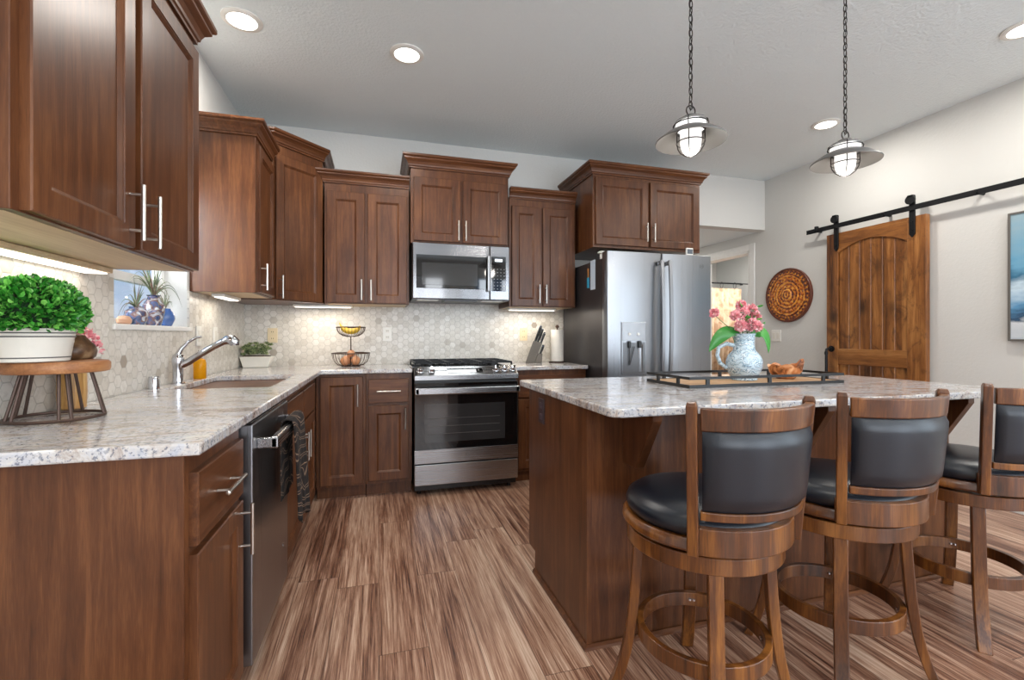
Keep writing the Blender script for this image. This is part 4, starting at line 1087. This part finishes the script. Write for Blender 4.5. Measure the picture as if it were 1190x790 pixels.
for x, y, prof, mt, ap, lab in (
    (-1.075, 2.53, [(.030, 0), (.036, .01), (.045, .045), (.042, .065), (.026, .078), (.028, .085)], 'glaze', (16, .15, 1), 'round striped vase with spiky air plant, left on the window sill'),
    (-1.070, 2.69, [(.028, 0), (.032, .01), (.046, .07), (.044, .105), (.028, .130), (.024, .145), (.030, .152)], 'glaze', (26, .25, 2), 'tall blue-brown vase with large air plant, centre of the window sill'),
    (-1.075, 2.825, [(.028, 0), (.034, .008), (.046, .04), (.044, .065), (.028, .085), (.026, .094)], 'blueglaze', (12, .13, 3), 'small blue glass vase with air plant, right on the window sill')):
    r = root('vase', (x, y, sz), lab, 'vase', 0, 'vases with air plants on the sill')
    MB().lathe(prof, seg=28).build('vase_body', M[mt], r, smooth=True)
    air_plant(r, prof[-1][1]-.004, ap[0], ap[1], ap[2])
o = MB().lathe([(.02, 0), (.03, .008), (.032, .022), (.022, .036), (.004, .04)], seg=20, sx=.8, sy=1.15).build('sill_shell', plain('peach_shell', srgb(206, 160, 130), .4), smooth=True)
o.location = (-1.06, 2.39, sz); tag(o, 'small peach-coloured shell at the left of the window sill', 'shell')
o = MB().lathe([(.02, 0), (.028, .008), (.028, .020), (.018, .032), (.004, .035)], seg=20, sx=.9, sy=1.2).build('sill_stone', M['blueglaze'], smooth=True)
o.location = (-1.07, 2.27, sz); tag(o, 'blue glass pebble at the far left of the window sill', 'pebble')

# ================================================================== THINGS ON BACK COUNTER
r = root('succulent_planter', (-.885, 3.895, .9145), 'long whitewashed planter with grey-green succulents in the back corner', 'plant')
MB().prism([(-.085, 0), (.085, 0), (.108, .075), (.106, .082), (-.106, .082), (-.108, .075)], -.045, .045, 'y').build('planter_box', M['ceramic'], r, bevel=.008)
M['succ'] = leafmat('succulent_leaf', srgb(66, 88, 52), srgb(134, 150, 100), srgb(190, 194, 150))
b = MB()
for i in range(60):
    c_ = Vector((random.uniform(-.10, .10), random.uniform(-.04, .04), .090+random.uniform(0, .085)))
    for k in range(22):
        a = k*2.4; leaf(b, c_, Vector((math.cos(a), math.sin(a), .4+k*.07)), .024, .011, fold=.2)
b.build('succulents', M['succ'], r)
MB().box(-.09, .09, -.038, .038, .070, .088).build('soil', plain('soil', srgb(66, 48, 34), .9), r)

# two tier wire basket
r = root('fruit_basket', (-.208, 3.82, .9145), 'two-tier brown wire fruit basket on the back counter', 'fruit basket')
M['wire'] = plain('brown_wire', srgb(74, 54, 44), .4, .5)
def wire_bowl(nm, R, z0, h, rb, nw=26):
    b = MB()
    b.tube([(R*math.cos(a), R*math.sin(a), z0+h) for a in [2*PI*i/40 for i in range(40)]], .0042, 8, True)
    b.tube([(rb*math.cos(a), rb*math.sin(a), z0) for a in [2*PI*i/28 for i in range(28)]], .0035, 8, True)
    for k in range(nw):
        a = 2*PI*k/nw
        b.tube([((rb+(R-rb)*math.sin(t*PI/2))*math.cos(a), (rb+(R-rb)*math.sin(t*PI/2))*math.sin(a), z0+h*(1-math.cos(t*PI/2))) for t in (0, .25, .5, .75, 1)], .0016, 5)
    b.tube([(-rb, 0, z0), (rb, 0, z0)], .002, 6); b.tube([(0, -rb, z0), (0, rb, z0)], .002, 6)
    return b.build(nm, M['wire'], r, smooth=True)
wire_bowl('lower_bowl', .140, .004, .098, .07); wire_bowl('upper_bowl', .108, .232, .072, .03)
MB().tube([(.0, 0, .004), (0, 0, .232)], .0045, 10).build('post', M['wire'], r, smooth=True)
M['banana'] = plain('banana_skin', srgb(206, 168, 40), .5)
for k in range(3):
    pts = []; rad = []
    for i in range(11):
        t = -1+2*i/10; a = t*.95
        pts.append((.088*math.sin(a), -.034+.031*k, .355-.088*math.cos(a)+.006*k)); rad.append(.014*(1-abs(t)**5)+.0028)
    pts.insert(0, (-.083, -.012+.006*k, .338)); rad.insert(0, .003)
    o = MB().tube(pts, .014, 10, rad=rad).build('banana', M['banana'], smooth=True); o.location = (-.208, 3.82, .9145)
    tag(o, ['front', 'middle', 'rear'][k]+' banana of the bunch in the upper wire basket', 'banana', 'bananas in the upper basket')
M['onion'] = plain('copper_onion', srgb(190, 132, 92), .35)
for k, (x, y, q) in enumerate(((-.042, -.02, .036), (.036, -.035, .034), (.035, .045, .035), (-.03, .058, .034), (.0, .012, .030))):
    z = .040 if k < 4 else .096
    o = MB().lathe([(.004, -q), (q*.6, -q*.85), (q*.97, -q*.3), (q*.97, q*.25), (q*.6, q*.75), (q*.15, q*1.0), (q*.08, q*1.25)], seg=20).build('onion', M['onion'], smooth=True)
    o.location = (-.208+x, 3.82+y, .9145+z+.004)
    tag(o, ('copper onion in lower wire basket, '+['front left', 'front right', 'back right', 'back left', 'topmost'][k]), 'onion', 'onions in the lower basket')

# knife block
r = root('knife_block', (1.325, 3.85, .9145), 'grey-brown slanted knife block full of dark-handled knives', 'knife block', math.radians(-112))
M['kblock'] = plain('grey_wood_block', srgb(104, 98, 90), .5)
MB().prism([(-.085, 0), (-.005, 0), (.060, .175), (-.015, .195)], -.048, .048, 'x').build('block', M['kblock'], r, bevel=.003)
MB().prism([(-.002, 0), (.055, 0), (.062, .080), (.028, .083)], -.048, .048, 'x').build('front_block', M['kblock'], r, bevel=.003)
dv = Vector((0, .36, .933)).normalized()
for (y0, z0, L, xs_) in ((.050, .180, .095, (-.03, 0, .03)), (.024, .187, .115, (-.034, -.011, .012, .035)), (.0, .193, .135, (-.03, .0, .03)), (.045, .084, .075, (-.036, -.018, 0, .018, .036))):
    for x_ in xs_:
        p = Vector((x_, y0, z0)); L2 = L+random.uniform(-.012, .012)
        q = MB().tube([p-dv*.003, p+dv*L2*.5, p+dv*L2], .009, 8, rad=[.0085, .0105, .010]).build('knife_handle', M['black'], r, smooth=True)
        MB().tube([p+dv*(L2+.0002), p+dv*(L2+.004)], .0098, 8).build('end_cap', M['chrome'], q)
# paper towel
r = root('paper_towel_roll', (1.535, 3.86, .9145), 'white paper towel roll on an upright holder by the fridge', 'paper towel')
MB().lathe([(.075, 0), (.075, .008), (.02, .012)], seg=32).build('holder_base', M['wire'], r, smooth=True)
MB().lathe([(.02, .0125), (.056, .0126), (.057, .02), (.057, .285), (.055, .291), (.02, .291)], seg=40).build('roll', plain('paper', srgb(232, 228, 220), .9), r, smooth=True)
MB().lathe([(.006, .2915), (.006, .305), (.016, .312), (.018, .322), (.012, .332), (.002, .336)], seg=20).build('finial', M['wire'], r, smooth=True)

# ================================================================== TRAY, JUG, BOWL ON ISLAND
r = root('serving_tray', (1.34, 1.77, .9145), 'rectangular wooden tray with black double rails on the island', 'tray')
tw_, td = .91, .345
MB().box(.006, tw_-.006, .006, td-.006, .003, .012).build('tray_board', wood('tray_wood', srgb(150, 112, 76), srgb(190, 152, 112), srgb(212, 178, 138), 'X', .5, 1, .1), r)
b = MB()
for z0, z1 in ((.0, .014), (.038, .050)):
    b.box(0, tw_, 0, .010, z0, z1).box(0, tw_, td-.010, td, z0, z1).box(0, .010, .01, td-.01, z0, z1).box(tw_-.010, tw_, .01, td-.01, z0, z1)
b.build('rails', M['black'], r)
b = MB()
for x in (.10, .45, .78):
    for y in (.001, td-.009): b.box(x-.009, x+.009, y, y+.008, .014, .038)
for x in (.001, tw_-.009):
    for y in (.09, .25): b.box(x, x+.008, y-.009, y+.009, .014, .038)
b.build('rail_posts', M['black'], r)

n = NT('blue_white_glaze'); nz = n.node('ShaderNodeTexWave', {'Vector': n.objco(rand=False), 'Scale': 14.0, 'Distortion': 14.0, 'Detail': 3.0, 'Detail Scale': 1.6}, wave_type='RINGS', rings_direction='SPHERICAL')
M['jug'] = n.set(color=n.ramp(nz.outputs[1], [(.1, srgb(188, 206, 216)), (.45, srgb(160, 186, 202)), (.72, srgb(126, 152, 168)), (.86, srgb(92, 116, 130)), (.96, srgb(206, 218, 226))]), rough=.2, coat=.4, normal=n.bump(nz.outputs[1], .003, .5))
JX, JY, JZ = 1.79, 1.935, .9265
r = root('pitcher', (JX, JY, JZ), 'pale blue patterned ceramic pitcher standing on the tray', 'pitcher')
MB().lathe([(.058, 0), (.062, .004), (.060, .012), (.074, .035), (.085, .07), (.086, .095), (.076, .125), (.058, .145), (.052, .155), (.047, .185), (.050, .225), (.056, .236), (.052, .236), (.044, .22)], seg=40).build('pitcher_body', M['jug'], r, smooth=True)
dh = Vector((-.92, .38, 0))
pts = [dh*.048+Vector((0, 0, .175)), dh*.085+Vector((0, 0, .185)), dh*.125+Vector((0, 0, .165)), dh*.132+Vector((0, 0, .125)), dh*.118+Vector((0, 0, .085)), dh*.086+Vector((0, 0, .060))]
MB().tube(pts, .01, 12, rad=[.011, .011, .010, .010, .010, .010]).build('pitcher_handle', M['jug'], r, smooth=True)
r = root('flower_bouquet', (JX, JY, JZ+.226), 'bouquet of pink carnations with broad green leaves in the pitcher', 'flowers')
heads = [(-.015, 0, .115, .034), (.035, -.01, .13, .030), (.045, .01, .075, .032), (.02, -.03, .055, .034), (.06, -.02, .045, .026), (-.04, -.02, .05, .026), (-.14, .05, .115, .018), (-.0, .02, .15, .024), (.07, 0, .10, .022), (-.055, .0, .10, .02)]
b = MB()
for x, y, z, q in heads: blossom(b, (x, y, z), q, 150, .016)
b.build('blossoms', M['pink'], r)
b = MB()
for x, y, z, q in heads: b.tube([(x*.15, y*.15, -.10), (x*.5, y*.5, z*.35), (x, y, z-.01)], .002, 6)
b.build('stems', plain('stem_green', srgb(70, 110, 50), .5), r, smooth=True)
M['bigleaf'] = leafmat('broad_leaf', srgb(36, 104, 40), srgb(58, 140, 52), srgb(84, 160, 66))
b = MB()
for i in range(40):
    c_ = Vector((random.uniform(-.04, .08), random.uniform(-.03, .03), random.uniform(.02, .15)))
    leaf(b, c_, Vector((random.uniform(-1, 1), random.uniform(-1, .4), random.uniform(-.2, 1))), .032, .012)
b.build('small_leaves', M['bigleaf'], r)
def bigleaf(p0, p1, p2, wd, up):
    b = MB(); v = []; N = 12
    p0, p1, p2 = Vector(p0), Vector(p1), Vector(p2)
    for i in range(N+1):
        t = i/N; c_ = p0*(1-t)**2+p1*2*t*(1-t)+p2*t*t; d_ = ((p1-p0)*(1-t)+(p2-p1)*t).normalized(); s = d_.cross(Vector(up)).normalized()
        wv_ = wd*(math.sin(PI*min(1, t*.97+.03))**.7)
        nn = s.cross(d_)
        v += [tuple(c_-s*wv_+nn*wv_*.25), tuple(c_), tuple(c_+s*wv_+nn*wv_*.25)]
    b._add(v, [(3*i+k, 3*i+k+1, 3*i+4+k, 3*i+3+k) for i in range(N) for k in (0, 1)])
    o = b.build('broad_leaf', M['bigleaf'], r, smooth=True); md = o.modifiers.new('t', 'SOLIDIFY'); md.thickness = .0012
bigleaf((-.02, 0, .0), (-.10, .03, .06), (-.165, .06, -.085), .034, (0, -.9, .5))
bigleaf((.03, -.01, .0), (.10, -.04, .06), (.105, -.05, -.09), .034, (.3, -.9, .2))
# driftwood bowl
n = NT('burl_wood'); nz = n.node('ShaderNodeTexNoise', {'Vector': n.objco(rand=False), 'Scale': 22.0, 'Detail': 6.0, 'Distortion': 1.0})
M['burl'] = n.set(color=n.ramp(nz.outputs[0], [(.36, srgb(96, 52, 28)), (.5, srgb(190, 116, 66)), (.66, srgb(232, 178, 130))]), rough=.35, normal=n.bump(nz.outputs[0], .003, .5))
b = MB(); seg = 40; v = []
rim = lambda a: .072+.020*math.cos(a-.2)*math.cos(a-.2)*1.0+.009*math.sin(3*a+1)+.006*math.sin(7*a)-.018*max(0, math.sin(a*1+4.5))
prof = [(.035, 0), (.055, .18), (.072, .5), (.080, 1.0), (.068, .98), (.058, .5), (.02, .18)]
for rr, t in prof:
    for i in range(seg):
        a = 2*PI*i/seg; v.append((rr*math.cos(a)*1.05, rr*math.sin(a)*.8, t*(rim(a))))
f = [(j*seg+i, j*seg+(i+1) % seg, (j+1)*seg+(i+1) % seg, (j+1)*seg+i) for j in range(len(prof)-1) for i in range(seg)]+[tuple(range(seg))[::-1], tuple(range((len(prof)-1)*seg, len(prof)*seg))]
b._add(v, f); o = b.build('burl_bowl', M['burl'], smooth=True); o.location = (2.05, 1.93, .9268); o.rotation_euler = (0, 0, -.65)
tag(o, 'jagged-rim burl wood bowl on the tray right of the pitcher', 'bowl')
